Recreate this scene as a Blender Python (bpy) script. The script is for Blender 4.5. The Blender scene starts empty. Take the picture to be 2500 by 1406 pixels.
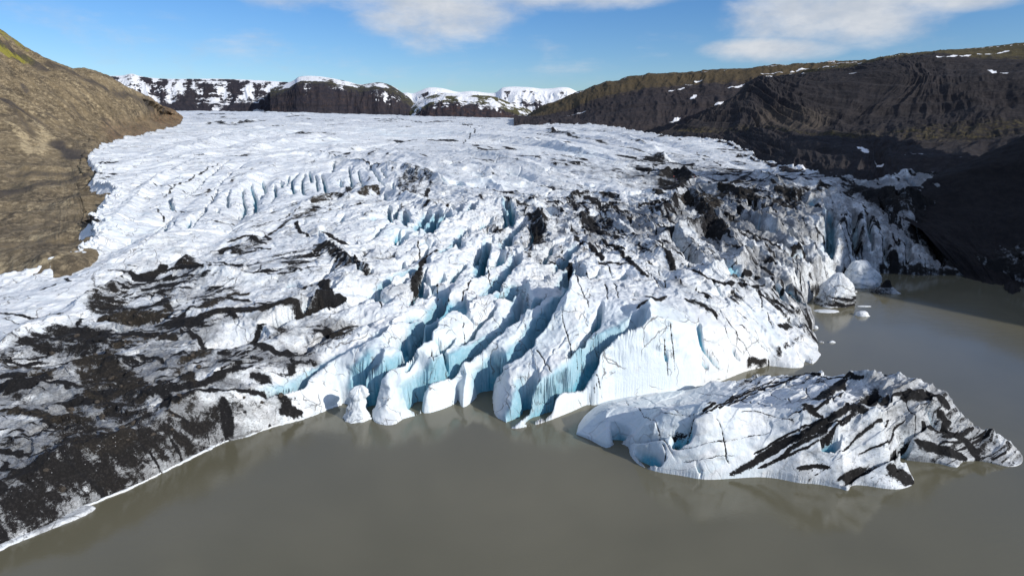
import bpy, math, random
import numpy as np
random.seed(7)
PI = math.pi
# ------------------------------------------------------------------ camera, world, sun
F_PX, CX, CY, CAM_H, PITCH = 1544.0, 1250.0, 703.0, 70.0, math.radians(14.6)
SUN_EL, SUN_AZ = math.radians(24.5), math.radians(122.0)      # azimuth clockwise from +Y (forward)
EXPOSURE = -0.06
scn = bpy.context.scene
cam_d = bpy.data.cameras.new('camera'); cam_d.sensor_width = 36.0
cam_d.lens = 36.0 * F_PX / 2500.0; cam_d.clip_end = 60000; cam_d.clip_start = 0.5
cam = bpy.data.objects.new('camera', cam_d); scn.collection.objects.link(cam)
cam.location = (0, 0, CAM_H); cam.rotation_euler = (PI / 2 - PITCH, 0, 0)
scn.camera = cam
scn.view_settings.view_transform = 'Standard'; scn.view_settings.look = 'None'
scn.view_settings.exposure = EXPOSURE; scn.view_settings.gamma = 1.0
sun_d = bpy.data.lights.new('sun', 'SUN'); sun_d.energy = 4.7; sun_d.angle = math.radians(0.5)
sun_d.color = (1.0, 0.94, 0.855)
sun = bpy.data.objects.new('sun', sun_d); scn.collection.objects.link(sun)
sv = (math.sin(SUN_AZ) * math.cos(SUN_EL), math.cos(SUN_AZ) * math.cos(SUN_EL), math.sin(SUN_EL))
from mathutils import Vector
sun.rotation_euler = Vector(sv).to_track_quat('Z', 'Y').to_euler()


class NT:
    """small helper to wire node trees"""
    def __init__(s, tree): s.t = tree; s.n = tree.nodes; s.l = tree.links
    def put(s, v, sock):
        if v is None: return
        if isinstance(v, bpy.types.NodeSocket): s.l.new(v, sock)
        else:
            try: sock.default_value = v
            except Exception:
                if len(sock.default_value) == 4 and len(v) == 3: sock.default_value = (*v, 1)
                else: raise
    def math(s, op, a, b=None, c=None, clamp=False):
        n = s.n.new('ShaderNodeMath'); n.operation = op; n.use_clamp = clamp
        for i, v in enumerate((a, b, c)):
            if v is not None: s.put(v, n.inputs[i])
        return n.outputs[0]
    def vmath(s, op, a, b=None):
        n = s.n.new('ShaderNodeVectorMath'); n.operation = op
        s.put(a, n.inputs[0])
        if b is not None: s.put(b, n.inputs[1])
        return n.outputs[0]
    def rng(s, v, a, b, c=0.0, d=1.0, smooth=True):
        n = s.n.new('ShaderNodeMapRange'); n.interpolation_type = 'SMOOTHSTEP' if smooth else 'LINEAR'
        s.put(v, n.inputs[0])
        for i, q in enumerate((a, b, c, d)): s.put(q, n.inputs[i + 1])
        return n.outputs[0]
    def mix(s, f, a, b, mode='MIX'):
        n = s.n.new('ShaderNodeMix'); n.data_type = 'RGBA'; n.blend_type = mode; n.clamp_factor = True
        s.put(f, n.inputs[0])
        for v, k in ((a, 6), (b, 7)):
            if isinstance(v, tuple) and len(v) == 3: v = (*v, 1)
            s.put(v, n.inputs[k])
        return n.outputs[2]
    def noise(s, vec, scale, detail=5, rough=0.55, dist=0.0, lac=2.0):
        n = s.n.new('ShaderNodeTexNoise'); s.put(vec, n.inputs['Vector'])
        n.inputs['Scale'].default_value = scale; n.inputs['Detail'].default_value = detail
        n.inputs['Roughness'].default_value = rough; n.inputs['Distortion'].default_value = dist
        n.inputs['Lacunarity'].default_value = lac
        return n.outputs['Fac']
    def mapping(s, vec, scale=(1, 1, 1), rot=(0, 0, 0), loc=(0, 0, 0)):
        n = s.n.new('ShaderNodeMapping'); s.put(vec, n.inputs[0])
        n.inputs['Scale'].default_value = scale; n.inputs['Rotation'].default_value = rot; n.inputs['Location'].default_value = loc
        return n.outputs[0]
    def voro(s, vec, scale, feature='DISTANCE_TO_EDGE', rnd=1.0):
        n = s.n.new('ShaderNodeTexVoronoi'); n.feature = feature; s.put(vec, n.inputs['Vector'])
        n.inputs['Scale'].default_value = scale; n.inputs['Randomness'].default_value = rnd
        return n.outputs['Distance']
    def attr(s, name):
        n = s.n.new('ShaderNodeAttribute'); n.attribute_name = name
        sp = s.n.new('ShaderNodeSeparateColor'); s.l.new(n.outputs['Color'], sp.inputs[0])
        return sp.outputs[0], sp.outputs[1], sp.outputs[2], n.outputs['Alpha']


world = bpy.data.worlds.new('World'); scn.world = world; world.use_nodes = True
W = NT(world.node_tree); W.n.clear()
sky = W.n.new('ShaderNodeTexSky'); sky.sky_type = 'NISHITA'; sky.sun_disc = False
sky.sun_elevation = SUN_EL; sky.sun_rotation = SUN_AZ; sky.altitude = 60
sky.air_density = 1.0; sky.dust_density = 0.15; sky.ozone_density = 2.5
hs = W.n.new('ShaderNodeHueSaturation'); hs.inputs['Saturation'].default_value = 1.25; hs.inputs['Value'].default_value = 1.0
W.l.new(sky.outputs[0], hs.inputs['Color'])
tc = W.n.new('ShaderNodeTexCoord'); dirv = tc.outputs['Generated']
sx = W.n.new('ShaderNodeSeparateXYZ'); W.l.new(dirv, sx.inputs[0])
X_, Y_, Z_ = sx.outputs
az = W.math('ARCTAN2', X_, Y_); el = W.math('ARCSINE', Z_)
zz = W.math('ADD', W.math('MAXIMUM', Z_, 0.0), 0.06)
cx_ = W.math('DIVIDE', X_, zz); cy_ = W.math('DIVIDE', Y_, zz)
cb = W.n.new('ShaderNodeCombineXYZ'); W.put(cx_, cb.inputs[0]); W.put(cy_, cb.inputs[1]); W.put(W.math('MULTIPLY', el, 6.0), cb.inputs[2])
cn = W.noise(cb.outputs[0], 0.42, 9, 0.62, 0.35)
cn2 = W.noise(W.mapping(dirv, (9, 9, 20)), 1.0, 6, 0.6, 0.2)
cnn = W.math('ADD', W.math('MULTIPLY', cn, 0.45), W.math('MULTIPLY', cn2, 0.55))
def blob(a0, e0, ra, re, tilt=0.0):
    da = W.math('SUBTRACT', az, math.radians(a0)); de = W.math('SUBTRACT', W.math('SUBTRACT', el, math.radians(e0)), W.math('MULTIPLY', da, tilt))
    q = W.math('ADD', W.math('POWER', W.math('ABSOLUTE', W.math('DIVIDE', da, math.radians(ra))), 2.0), W.math('POWER', W.math('ABSOLUTE', W.math('DIVIDE', de, math.radians(re))), 2.0))
    return W.math('SUBTRACT', 1.0, q)
BL = [(-8, 11.3, 17, 2.6, 0), (-6.5, 8.8, 6.5, 2.9, 0), (5, 10.6, 13, 1.5, 0), (25.0, 8.0, 7.5, 2.2, -0.03), (32, 8.8, 7, 1.3, 0), (21, 5.6, 5, 1.0, 0), (41, 9.5, 5, 1.6, 0)]
acc = None
for b_ in BL:
    v = blob(*b_); acc = v if acc is None else W.math('MAXIMUM', acc, v)
high = W.rng(el, math.radians(14), math.radians(30), -0.6, 0.25)
acc = W.math('MAXIMUM', W.math('MAXIMUM', acc, -1.2), high)
cf = W.math('ADD', W.math('MULTIPLY', acc, 0.55), W.math('MULTIPLY', W.math('SUBTRACT', cnn, 0.5), 2.6))
cf = W.math('MULTIPLY', W.rng(cf, -0.34, 0.62, 0, 1), 0.97)
cshade = W.noise(W.mapping(dirv, (14, 14, 30)), 1.0, 5, 0.6)
ccol = W.mix(W.rng(cshade, 0.3, 0.7), (7.8, 8.6, 9.8), (10.6, 11.0, 11.6))
tint = W.mix(1.0, hs.outputs[0], (1.10, 1.35, 1.80), 'MULTIPLY')
skyc = W.mix(cf, tint, ccol)
bg = W.n.new('ShaderNodeBackground'); bg.inputs['Strength'].default_value = 0.070
W.l.new(skyc, bg.inputs['Color']); wo = W.n.new('ShaderNodeOutputWorld'); W.l.new(bg.outputs[0], wo.inputs['Surface'])

# ------------------------------------------------------------------ photo pixel -> ray
cp, sp_ = math.cos(PITCH), math.sin(PITCH)
def ray(p):
    p = np.asarray(p, float).reshape(-1, 2)
    x = (p[:, 0] - CX) / F_PX; y = -(p[:, 1] - CY) / F_PX
    return np.stack([x, cp + y * sp_, -sp_ + y * cp], 1)
def on_z(px, py, z):
    d = ray([(px, py)])[0]; t = (z - CAM_H) / d[2]; return np.array([d[0] * t, d[1] * t, z])
def on_y(px, py, Y):
    d = ray([(px, py)])[0]; t = Y / d[1]; return np.array([d[0] * t, Y, CAM_H + d[2] * t])

# ------------------------------------------------------------------ noise
def _h(ix, iy, iz, seed):
    h = (ix.astype(np.uint32) * np.uint32(374761393) + iy.astype(np.uint32) * np.uint32(668265263) + iz.astype(np.uint32) * np.uint32(2147483647) + np.uint32(seed * 9176 + 13))
    h = (h ^ (h >> np.uint32(13))) * np.uint32(1274126177); h = h ^ (h >> np.uint32(16)); h = h * np.uint32(2246822519); h = h ^ (h >> np.uint32(15))
    return (h & np.uint32(0xFFFFFF)).astype(np.float32) / np.float32(8388607.5) - 1
def vn(x, y, seed=0):
    x = np.asarray(x, np.float32); y = np.asarray(y, np.float32)
    fx = np.floor(x); fy = np.floor(y); ix = fx.astype(np.int64); iy = fy.astype(np.int64); z = np.zeros(1, np.int64)
    tx = x - fx; ty = y - fy; tx = tx * tx * tx * (tx * (tx * 6 - 15) + 10); ty = ty * ty * ty * (ty * (ty * 6 - 15) + 10)
    a = _h(ix, iy, z, seed); b = _h(ix + 1, iy, z, seed); c = _h(ix, iy + 1, z, seed); d = _h(ix + 1, iy + 1, z, seed)
    return (a + (b - a) * tx) + ((c + (d - c) * tx) - (a + (b - a) * tx)) * ty
def fbm(x, y, seed=0, o=4, g=0.5, rid=False):
    s = 0; a = 1.0; tot = 0; c, si = math.cos(0.6), math.sin(0.6)
    for k in range(o):
        n = vn(x, y, seed + k * 17)
        if rid: n = 1 - 2 * np.abs(n)
        s = s + a * n; tot += a; a *= g
        x, y = (x * c - y * si) * 2.03 + 3.1, (x * si + y * c) * 2.03 + 7.7
    return s / tot
def sstep(a, b, v):
    t = np.clip((v - a) / (b - a), 0, 1); return t * t * (3 - 2 * t)

# ------------------------------------------------------------------ scattered-data surface (thin plate in azimuth / log range)
class TPS:
    def __init__(s, P, Z, lam=1e-3):
        P = np.asarray(P, float); s.c = P.mean(0); s.P = P - s.c; n = len(P)
        K = s.k(s.P, s.P) + lam * np.eye(n); A = np.zeros((n + 3, n + 3)); A[:n, :n] = K
        A[:n, n] = 1; A[:n, n + 1:] = s.P; A[n, :n] = 1; A[n + 1:, :n] = s.P.T
        s.w = np.linalg.solve(A, np.concatenate([Z, [0, 0, 0]]))
    def k(s, A, B):
        d2 = (A[:, None, 0] - B[None, :, 0]) ** 2 + (A[:, None, 1] - B[None, :, 1]) ** 2
        return 0.5 * d2 * np.log(d2 + 1e-12)
    def __call__(s, A):
        A = np.asarray(A, float) - s.c; out = np.full(len(A), s.w[-3]) + A @ s.w[-2:]
        for i in range(0, len(A), 200000):
            a = A[i:i + 200000]
            for j in range(len(s.P)):
                d2 = (a[:, 0] - s.P[j, 0]) ** 2 + (a[:, 1] - s.P[j, 1]) ** 2
                out[i:i + 200000] += s.w[j] * 0.5 * d2 * np.log(d2 + 1e-12)
        return out

def seg_field(pts2, X, Y, rmax):
    """distance to polyline, param 0..1 along, side; only near points (indices) returned"""
    pts = np.asarray(pts2, float)
    lo = pts.min(0) - rmax; hi = pts.max(0) + rmax
    idx = np.nonzero((X > lo[0]) & (X < hi[0]) & (Y > lo[1]) & (Y < hi[1]))[0]
    if len(idx) == 0: return idx, None, None, None
    x = X[idx]; y = Y[idx]; best = np.full(len(idx), 1e9); par = np.zeros(len(idx)); side = np.zeros(len(idx))
    L = np.concatenate([[0], np.cumsum(np.hypot(*(np.diff(pts, axis=0).T)))])
    for i in range(len(pts) - 1):
        ax, ay = pts[i]; dx, dy = pts[i + 1] - pts[i]; l2 = dx * dx + dy * dy + 1e-9
        t = np.clip(((x - ax) * dx + (y - ay) * dy) / l2, 0, 1)
        qx = x - ax - t * dx; qy = y - ay - t * dy; d = np.hypot(qx, qy); m = d < best
        best = np.where(m, d, best); par = np.where(m, (L[i] + t * (L[i + 1] - L[i])) / L[-1], par)
        side = np.where(m, np.sign(dx * qy - dy * qx), side)
    k = best < rmax
    return idx[k], best[k], par[k], side[k]
def inside(poly, X, Y):
    poly = np.asarray(poly, float); r = np.zeros(len(X), bool); n = len(poly)
    for i in range(n):
        x0, y0 = poly[i]; x1, y1 = poly[(i + 1) % n]
        if y0 == y1: continue
        r ^= ((y0 > Y) != (y1 > Y)) & (X < (x1 - x0) * (Y - y0) / (y1 - y0) + x0)
    return r
def smooth_line(p, n=4):
    """Catmull-Rom resample of a traced polyline"""
    p = np.asarray(p, float)
    if len(p) < 3: return p
    q = np.vstack([2 * p[0] - p[1], p, 2 * p[-1] - p[-2]]); out = []
    for i in range(1, len(q) - 2):
        for t in np.linspace(0, 1, n, endpoint=False):
            a, b, c, d = q[i - 1], q[i], q[i + 1], q[i + 2]
            out.append(0.5 * (2 * b + (c - a) * t + (2 * a - 5 * b + 4 * c - d) * t * t + (3 * b - a - 3 * c + d) * t ** 3))
    out.append(p[-1]); return np.array(out)

# ------------------------------------------------------------------ mesh + tagging helpers
def tag(o, label=None, cat=None, group=None, kind=None):
    if label: o['label'] = label
    if cat: o['category'] = cat
    if group: o['group'] = group
    if kind: o['kind'] = kind
    return o
def mesh_obj(name, V, quads, mat, smooth=True, attrs=None, parent=None, tris=None):
    me = bpy.data.meshes.new(name); V = np.ascontiguousarray(V, np.float32)
    me.vertices.add(len(V)); me.vertices.foreach_set('co', V.ravel())
    quads = np.zeros((0, 4), np.int32) if quads is None else np.ascontiguousarray(quads, np.int32)
    loops = quads.ravel(); tot = np.full(len(quads), 4, np.int32)
    if tris is not None and len(tris):
        tris = np.ascontiguousarray(tris, np.int32); loops = np.concatenate([loops, tris.ravel()]); tot = np.concatenate([tot, np.full(len(tris), 3, np.int32)])
    st = np.concatenate([[0], np.cumsum(tot)[:-1]]).astype(np.int32)
    me.loops.add(len(loops)); me.loops.foreach_set('vertex_index', loops)
    me.polygons.add(len(tot)); me.polygons.foreach_set('loop_start', st); me.polygons.foreach_set('loop_total', tot)
    me.polygons.foreach_set('use_smooth', np.full(len(tot), smooth))
    for k, a in (attrs or {}).items():
        at = me.attributes.new(k, 'FLOAT_COLOR', 'POINT'); at.data.foreach_set('color', np.ascontiguousarray(a, np.float32).ravel())
    me.materials.append(mat); me.update(calc_edges=True)
    o = bpy.data.objects.new(name, me); scn.collection.objects.link(o)
    if parent: o.parent = parent
    return o
def grid_quads(nr, nc, keep=None):
    i = np.arange(nr * nc, dtype=np.int32).reshape(nr, nc)
    q = np.stack([i[:-1, :-1], i[:-1, 1:], i[1:, 1:], i[1:, :-1]], -1).reshape(-1, 4)
    if keep is not None: q = q[keep[q].any(1)]
    return q
def compact(V, q, attrs):
    used = np.zeros(len(V), bool); used[q.ravel()] = True; mp = np.cumsum(used) - 1
    return V[used], mp[q], {k: a[used] for k, a in attrs.items()}

def new_mat(name):
    m = bpy.data.materials.new(name); m.use_nodes = True; N = NT(m.node_tree); N.n.clear()
    out = N.n.new('ShaderNodeOutputMaterial'); b = N.n.new('ShaderNodeBsdfPrincipled'); N.l.new(b.outputs[0], out.inputs[0])
    g = N.n.new('ShaderNodeNewGeometry')
    return m, N, b, g.outputs['Position'], g
def bump(N, b, h, strength, dist):
    n = N.n.new('ShaderNodeBump'); n.inputs['Strength'].default_value = strength; n.inputs['Distance'].default_value = dist
    N.put(h, n.inputs['Height']); N.l.new(n.outputs[0], b.inputs['Normal'])

# ------------------------------------------------------------------ materials
def ice_material(name, crack=1.0):
    m, N, b, P, g = new_mat(name)
    deb, blue, dirty, brown = N.attr('mask')
    wv = N.vmath('ADD', P, N.vmath('SCALE', N.n.new('ShaderNodeTexNoise').outputs['Color'], None))
    n1 = N.noise(P, 0.23, 8, 0.6, 0.6); n2 = N.noise(P, 1.3, 7, 0.65, 0.2); n3 = N.noise(N.mapping(P, (1, 1, 1.6), (0, 0, 0.5)), 0.09, 9, 0.66, 1.2)
    # clean ice
    col = N.mix(N.rng(n1, 0.3, 0.7), (0.61, 0.66, 0.70), (0.73, 0.755, 0.775))
    col = N.mix(N.rng(dirty, 0.0, 0.10, 1, 0), col, (0.625, 0.70, 0.745))
    col = N.mix(N.rng(N.noise(P, 0.05, 4, 0.5), 0.45, 0.7, 0, 0.35), col, (0.74, 0.80, 0.86))
    # layered bands in the ice (thin dust layers)
    wave = N.noise(N.mapping(P, (0.25, 0.25, 1.5), (0.12, 0.08, 0)), 0.9, 5, 0.6, 0.5)
    col = N.mix(N.math('MULTIPLY', N.rng(wave, 0.56, 0.66, 0, 0.30), N.rng(n1, 0.4, 0.6)), col, (0.55, 0.52, 0.46))
    # dense blue ice in the crevasses, plus shade painted blue on their far flanks
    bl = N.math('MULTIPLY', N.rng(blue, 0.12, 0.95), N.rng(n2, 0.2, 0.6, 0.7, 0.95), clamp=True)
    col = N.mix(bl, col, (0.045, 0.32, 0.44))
    # thin cracks filled with dust
    wp = N.n.new('ShaderNodeVectorMath'); wp.operation = 'ADD'; N.put(P, wp.inputs[0])
    wn = N.n.new('ShaderNodeTexNoise'); wn.inputs['Scale'].default_value = 0.12; wn.inputs['Detail'].default_value = 4; N.put(P, wn.inputs['Vector'])
    ws = N.n.new('ShaderNodeVectorMath'); ws.operation = 'SCALE'; N.l.new(wn.outputs['Color'], ws.inputs[0]); ws.inputs['Scale'].default_value = 9.0
    N.l.new(ws.outputs[0], wp.inputs[1])
    e1 = N.voro(N.mapping(wp.outputs[0], (1.0, 0.32, 0.5), (0, 0, -0.55)), 0.12)
    e2 = N.voro(N.mapping(wp.outputs[0], (0.5, 1.0, 0.6), (0, 0, 0.35)), 0.22)
    cm1 = N.math('MULTIPLY', N.rng(e1, 0.0, 0.018, 1, 0), N.rng(N.noise(P, 0.11, 3), 0.48, 0.56))
    cm2 = N.math('MULTIPLY', N.rng(e2, 0.0, 0.022, 1, 0), N.rng(N.noise(P, 0.16, 3), 0.52, 0.62))
    cr = N.math('MULTIPLY', N.math('MAXIMUM', cm1, cm2), 0.85 * crack)
    col = N.mix(cr, col, (0.10, 0.095, 0.09))
    # grey dust film
    s2 = N.math('ADD', N.math('MULTIPLY', dirty, 1.15), N.math('MULTIPLY', N.math('MULTIPLY', N.math('SUBTRACT', n3, 0.5), 2.2), N.rng(dirty, 0.05, 0.4, 0.4, 1.0)))
    s2 = N.math('ADD', s2, N.math('MULTIPLY', N.math('SUBTRACT', n2, 0.5), 0.5)); s2 = N.math('ADD', s2, N.math('MULTIPLY', N.rng(deb, 0.05, 0.8), 0.30))
    f2 = N.rng(s2, 0.22, 0.95, 0, 0.80)
    dust = N.mix(n2, (0.055, 0.06, 0.07), (0.18, 0.19, 0.205))
    col = N.mix(f2, col, dust)
    # speckled dust
    spn = N.noise(N.mapping(P, (1, 1, 2), (0, 0, 0.6)), 1.7, 8, 0.75, 0.6)
    sp = N.math('MULTIPLY', N.rng(N.math('ADD', spn, N.math('MULTIPLY', dirty, 0.12)), 0.56, 0.66), N.rng(N.math('ADD', dirty, N.math('MULTIPLY', n1, 0.3)), 0.14, 0.5, 0, 0.55))
    col = N.mix(sp, col, (0.06, 0.058, 0.055))
    # gravel and ash
    s = N.math('ADD', N.math('ADD', deb, N.math('MULTIPLY', dirty, 0.20)), N.math('MULTIPLY', N.math('SUBTRACT', n1, 0.5), 1.1)); s = N.math('ADD', s, N.math('MULTIPLY', N.math('SUBTRACT', N.noise(N.mapping(P, (1, 1, 1.5), (0, 0, 0.9)), 0.7, 8, 0.7, 0.5), 0.5), 1.5))
    s = N.math('ADD', s, N.math('MULTIPLY', N.math('SUBTRACT', N.noise(P, 3.6, 4, 0.85), 0.5), 1.1))
    fd = N.math('MULTIPLY', N.rng(s, 0.36, 0.66), N.rng(N.math('ADD', deb, N.math('MULTIPLY', dirty, 0.3)), 0.02, 0.15))
    dk = N.mix(brown, (0.004, 0.004, 0.005), (0.017, 0.014, 0.010))
    dk2 = N.mix(N.rng(N.noise(P, 2.2, 6, 0.7), 0.45, 0.72), dk, N.mix(brown, (0.016, 0.016, 0.018), (0.070, 0.055, 0.036)))
    chips = N.math('MULTIPLY', N.rng(N.math('ADD', N.voro(P, 1.6, 'F1'), N.math('MULTIPLY', n2, .25)), 0.20, 0.30, .8, 0), N.rng(N.noise(P, 0.5, 3), 0.52, 0.66))
    dk2 = N.mix(chips, dk2, (0.33, 0.34, 0.35))
    col = N.mix(fd, col, dk2)
    N.put(col, b.inputs['Base Color'])
    N.put(N.mix(fd, (0.5, 0.5, 0.5), (0.95, 0.95, 0.95)), b.inputs['Roughness'])
    b.inputs['Specular IOR Level'].default_value = 0.35
    h = N.math('ADD', N.math('MULTIPLY', n2, 0.7), N.math('MULTIPLY', N.noise(P, 6.0, 5, 0.7), 0.18))
    h = N.math('SUBTRACT', h, N.math('MULTIPLY', cr, 0.35))
    bump(N, b, h, 0.55, 0.45)
    return m
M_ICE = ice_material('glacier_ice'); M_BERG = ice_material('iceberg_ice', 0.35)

def rock_material(name, cols, grass=None, snow=None, scale=1.0, strata=0.0, spec=0.2, rough=0.95):
    """cols: three base colours; mask attribute: R = grass cover, G = snow cover, B = pale/sandy cover, A = reddish"""
    m, N, b, P, g = new_mat(name)
    ga, sn, pale, red = N.attr('mask'); dark = N.attr('mask2')[0]
    n1 = N.noise(P, 0.02 * scale, 9, 0.62, 0.8); n2 = N.noise(P, 0.14 * scale, 8, 0.68, 0.3); n3 = N.noise(P, 0.9 * scale, 6, 0.7)
    col = N.mix(N.rng(n1, 0.35, 0.65), cols[0], cols[1])
    col = N.mix(N.rng(n2, 0.42, 0.68), col, cols[2])
    if strata:
        st = N.noise(N.mapping(P, (0.12, 0.12, 1.6)), 0.055 * scale, 7, 0.7, 0.4)
        col = N.mix(N.rng(st, 0.46, 0.60, 0, strata), col, cols[1]); col = N.mix(N.rng(st, 0.36, 0.48, strata, 0), col, tuple(c * 0.35 for c in cols[0]))
    col = N.mix(N.rng(N.math('ADD', pale, N.math('MULTIPLY', N.math('SUBTRACT', n2, 0.5), 1.3)), 0.35, 0.75), col, cols[3])
    col = N.mix(N.rng(N.math('ADD', red, N.math('MULTIPLY', N.math('SUBTRACT', n2, 0.5), 1.1)), 0.4, 0.8, 0, 0.85), col, cols[4])
    if grass: col = N.mix(N.rng(N.math('ADD', ga, N.math('MULTIPLY', N.math('SUBTRACT', n2, 0.5), 1.5)), 0.35, 0.7), col, grass)
    col = N.mix(N.rng(n3, 0.3, 0.75, 0.35, 0), col, (0.01, 0.009, 0.009))
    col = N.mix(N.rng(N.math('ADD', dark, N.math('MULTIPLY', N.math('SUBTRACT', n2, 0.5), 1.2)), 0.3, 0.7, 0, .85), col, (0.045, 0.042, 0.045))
    sf = N.rng(N.math('ADD', sn, N.math('ADD', N.math('MULTIPLY', N.math('SUBTRACT', n2, 0.5), 0.8), N.math('MULTIPLY', N.math('SUBTRACT', n1, 0.5), 0.15))), 0.46, 0.54)
    sf = N.math('MULTIPLY', sf, N.rng(sn, 0.02, 0.2))
    col = N.mix(sf, col, (0.82, 0.84, 0.87))
    N.put(col, b.inputs['Base Color']); b.inputs['Roughness'].default_value = rough; b.inputs['Specular IOR Level'].default_value = spec
    h = N.math('ADD', n2, N.math('MULTIPLY', n3, 0.25))
    bump(N, b, h, 0.7, 3.0 / scale)
    return m

# ------------------------------------------------------------------ glacier base surface
def polar(x, y): return np.stack([np.arctan2(x, y) * 1.6, np.log(np.hypot(x, y))], 1)
def ctrl(zl, dl=()):
    P = []; Z = []
    for px, py, z in zl: q = on_z(px, py, z); P.append(q[:2]); Z.append(z)
    for px, py, D in dl: q = on_y(px, py, D); P.append(q[:2]); Z.append(q[2])
    return np.array(P), np.array(Z)
GZ = [(1250, 1010, 3.0), (1250, 950, 6.8), (1250, 850, 12.3), (1250, 750, 17), (1250, 650, 21.5), (1250, 560, 25.5), (1250, 490, 28),
      (0, 1300, 4.5), (0, 1200, 7.5), (0, 1050, 10.5), (0, 900, 13.5), (0, 780, 16), (0, 680, 19), (-400, 700, 20), (-400, 900, 15), (-400, 1300, 7),
      (300, 1180, 4), (300, 1100, 7), (300, 950, 11), (300, 800, 15.5), (300, 680, 19.5), (300, 600, 24),
      (560, 1050, 5), (560, 1000, 7.5), (600, 900, 11.5), (600, 780, 16), (600, 680, 20.5), (600, 600, 24), (600, 520, 27.5),
      (880, 985, 2.6), (880, 950, 6.0), (900, 900, 10.5), (900, 800, 15), (900, 700, 19.5), (900, 600, 24), (900, 520, 28.5),
      (1050, 985, 3.2), (1150, 950, 5.5), (1050, 900, 9.8), (1050, 800, 15), (1450, 930, 10), (1450, 850, 15), (1420, 720, 20.5), (1450, 640, 22), (1500, 560, 25),
      (1600, 800, 19), (1600, 700, 20.5), (1600, 620, 22.5), (1700, 800, 16.5), (1750, 720, 18.5), (1800, 800, 12), (1850, 850, 7.5), (1900, 800, 7.5), (1850, 700, 14.5),
      (1950, 840, 3.5), (1950, 730, 8.5), (1950, 650, 14), (1800, 600, 20.5), (1800, 520, 25), (2000, 700, 9), (2050, 640, 10.5), (2000, 560, 20), (2080, 560, 17), (2200, 580, 13), (2250, 620, 7), (2120, 520, 20.5), (2350, 640, 5), (2300, 560, 13), (2500, 640, 9), (2500, 580, 15)]
GD = [(600, 470, 385), (600, 400, 500), (900, 470, 400), (900, 410, 480), (1250, 440, 455), (1250, 400, 540), (1250, 350, 800), (1250, 320, 1250), (1250, 303, 1800), (1250, 291, 2500),
      (250, 540, 275), (230, 470, 360), (230, 400, 490), (300, 350, 720), (430, 310, 1250), (430, 290, 1750), (430, 272, 2500), (0, 272, 2700),
      (800, 400, 530), (800, 350, 760), (800, 310, 1300), (800, 280, 2500), (600, 340, 820), (1000, 360, 720),
      (1550, 480, 390), (1550, 430, 500), (1550, 390, 600), (1550, 350, 820), (1600, 332, 1020), (1450, 306, 1600), (1780, 354, 790), (1750, 400, 590), (1750, 440, 475), (1900, 440, 455), (1860, 397, 620), (1960, 426, 500), (2095, 463, 400), (2000, 480, 375), (2300, 500, 350),
      (1800, 290, 2600), (2300, 420, 420)]
gP, gZ = ctrl(GZ, GD)
g_tps = TPS(polar(gP[:, 0], gP[:, 1]), gZ, 3e-4)

SHORE = [(-700, 1560), (-300, 1475), (-60, 1372), (0, 1335), (60, 1310), (120, 1285), (190, 1245), (230, 1222), (330, 1186), (430, 1136), (500, 1098), (545, 1080), (600, 1066), (665, 1042), (740, 1022), (800, 998), (835, 985), (860, 990),
         (885, 1008), (905, 1000), (915, 1030), (958, 1038), (985, 1022), (1028, 1008), (1022, 985), (1035, 1008), (1075, 1000), (1110, 985), (1118, 975), (1130, 994), (1155, 978), (1172, 962), (1200, 965), (1208, 1012), (1235, 1030), (1250, 1046), (1300, 1038), (1340, 1026), (1400, 1002),
         (1432, 988), (1460, 988), (1500, 978), (1560, 972), (1640, 962), (1700, 948), (1760, 930), (1815, 908), (1862, 896), (1880, 893), (1930, 898), (1960, 896), (1965, 882), (1985, 888), (2004, 868), (1998, 858), (1992, 825), (1962, 818), (1988, 800), (1976, 780), (1950, 762), (1968, 742), (1996, 716), (2040, 694),
         (2085, 676), (2120, 668), (2180, 668), (2240, 672), (2330, 672), (2420, 682), (2520, 698), (2760, 740)]
MARGIN_R = [(2760, 560, 380), (2600, 500, 380), (2300, 478, 400), (2120, 468, 400), (2040, 448, 432), (1960, 427, 500), (1900, 408, 575), (1860, 397, 620), (1830, 375, 700), (1780, 352, 790), (1700, 345, 860), (1600, 331, 1020), (1500, 312, 1350), (1430, 303, 1650), (1320, 296, 2100), (1240, 288, 2600)]
MARGIN_L = [(430, 268, 2700), (428, 284, 2000), (445, 300, 1450), (430, 315, 1150), (350, 328, 900), (280, 350, 720), (250, 366, 630), (215, 395, 500), (243, 430, 430), (228, 460, 385), (292, 482, 352), (262, 505, 325), (262, 530, 298), (225, 560, 270), (238, 590, 248)]
MARGIN_LZ = [(190, 622, 22.5), (150, 640, 21.5), (115, 657, 20.5), (60, 670, 19.5), (0, 681, 19), (-150, 700, 19), (-500, 745, 18), (-900, 900, 12)]
shore_w = np.array([on_z(px, py, 0)[:2] for px, py in SHORE])
mr_w = np.array([on_y(*q)[:2] for q in MARGIN_R]); ml_w = np.array([on_y(*q)[:2] for q in MARGIN_L] + [on_z(*q)[:2] for q in MARGIN_LZ])
shore_w = smooth_line(shore_w, 3)
GPOLY = np.vstack([shore_w, mr_w, ml_w])

def g_base(x, y):
    """smooth glacier top without small relief"""
    z = g_tps(polar(x, y)); d = np.full(len(x), 60.0)
    idx, dd, _, _ = seg_field(shore_w, x, y, 30); d[idx] = dd
    ins = inside(GPOLY, x, y); sd = np.where(ins, d, -d)
    w = 4.2
    S = np.clip(sd / w, 0, 1) ** 0.62
    return np.where(sd > 0, z * (0.12 + 0.88 * S) , -2.5 * np.clip(-sd / 1.5, 0, 1)), sd

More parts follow.
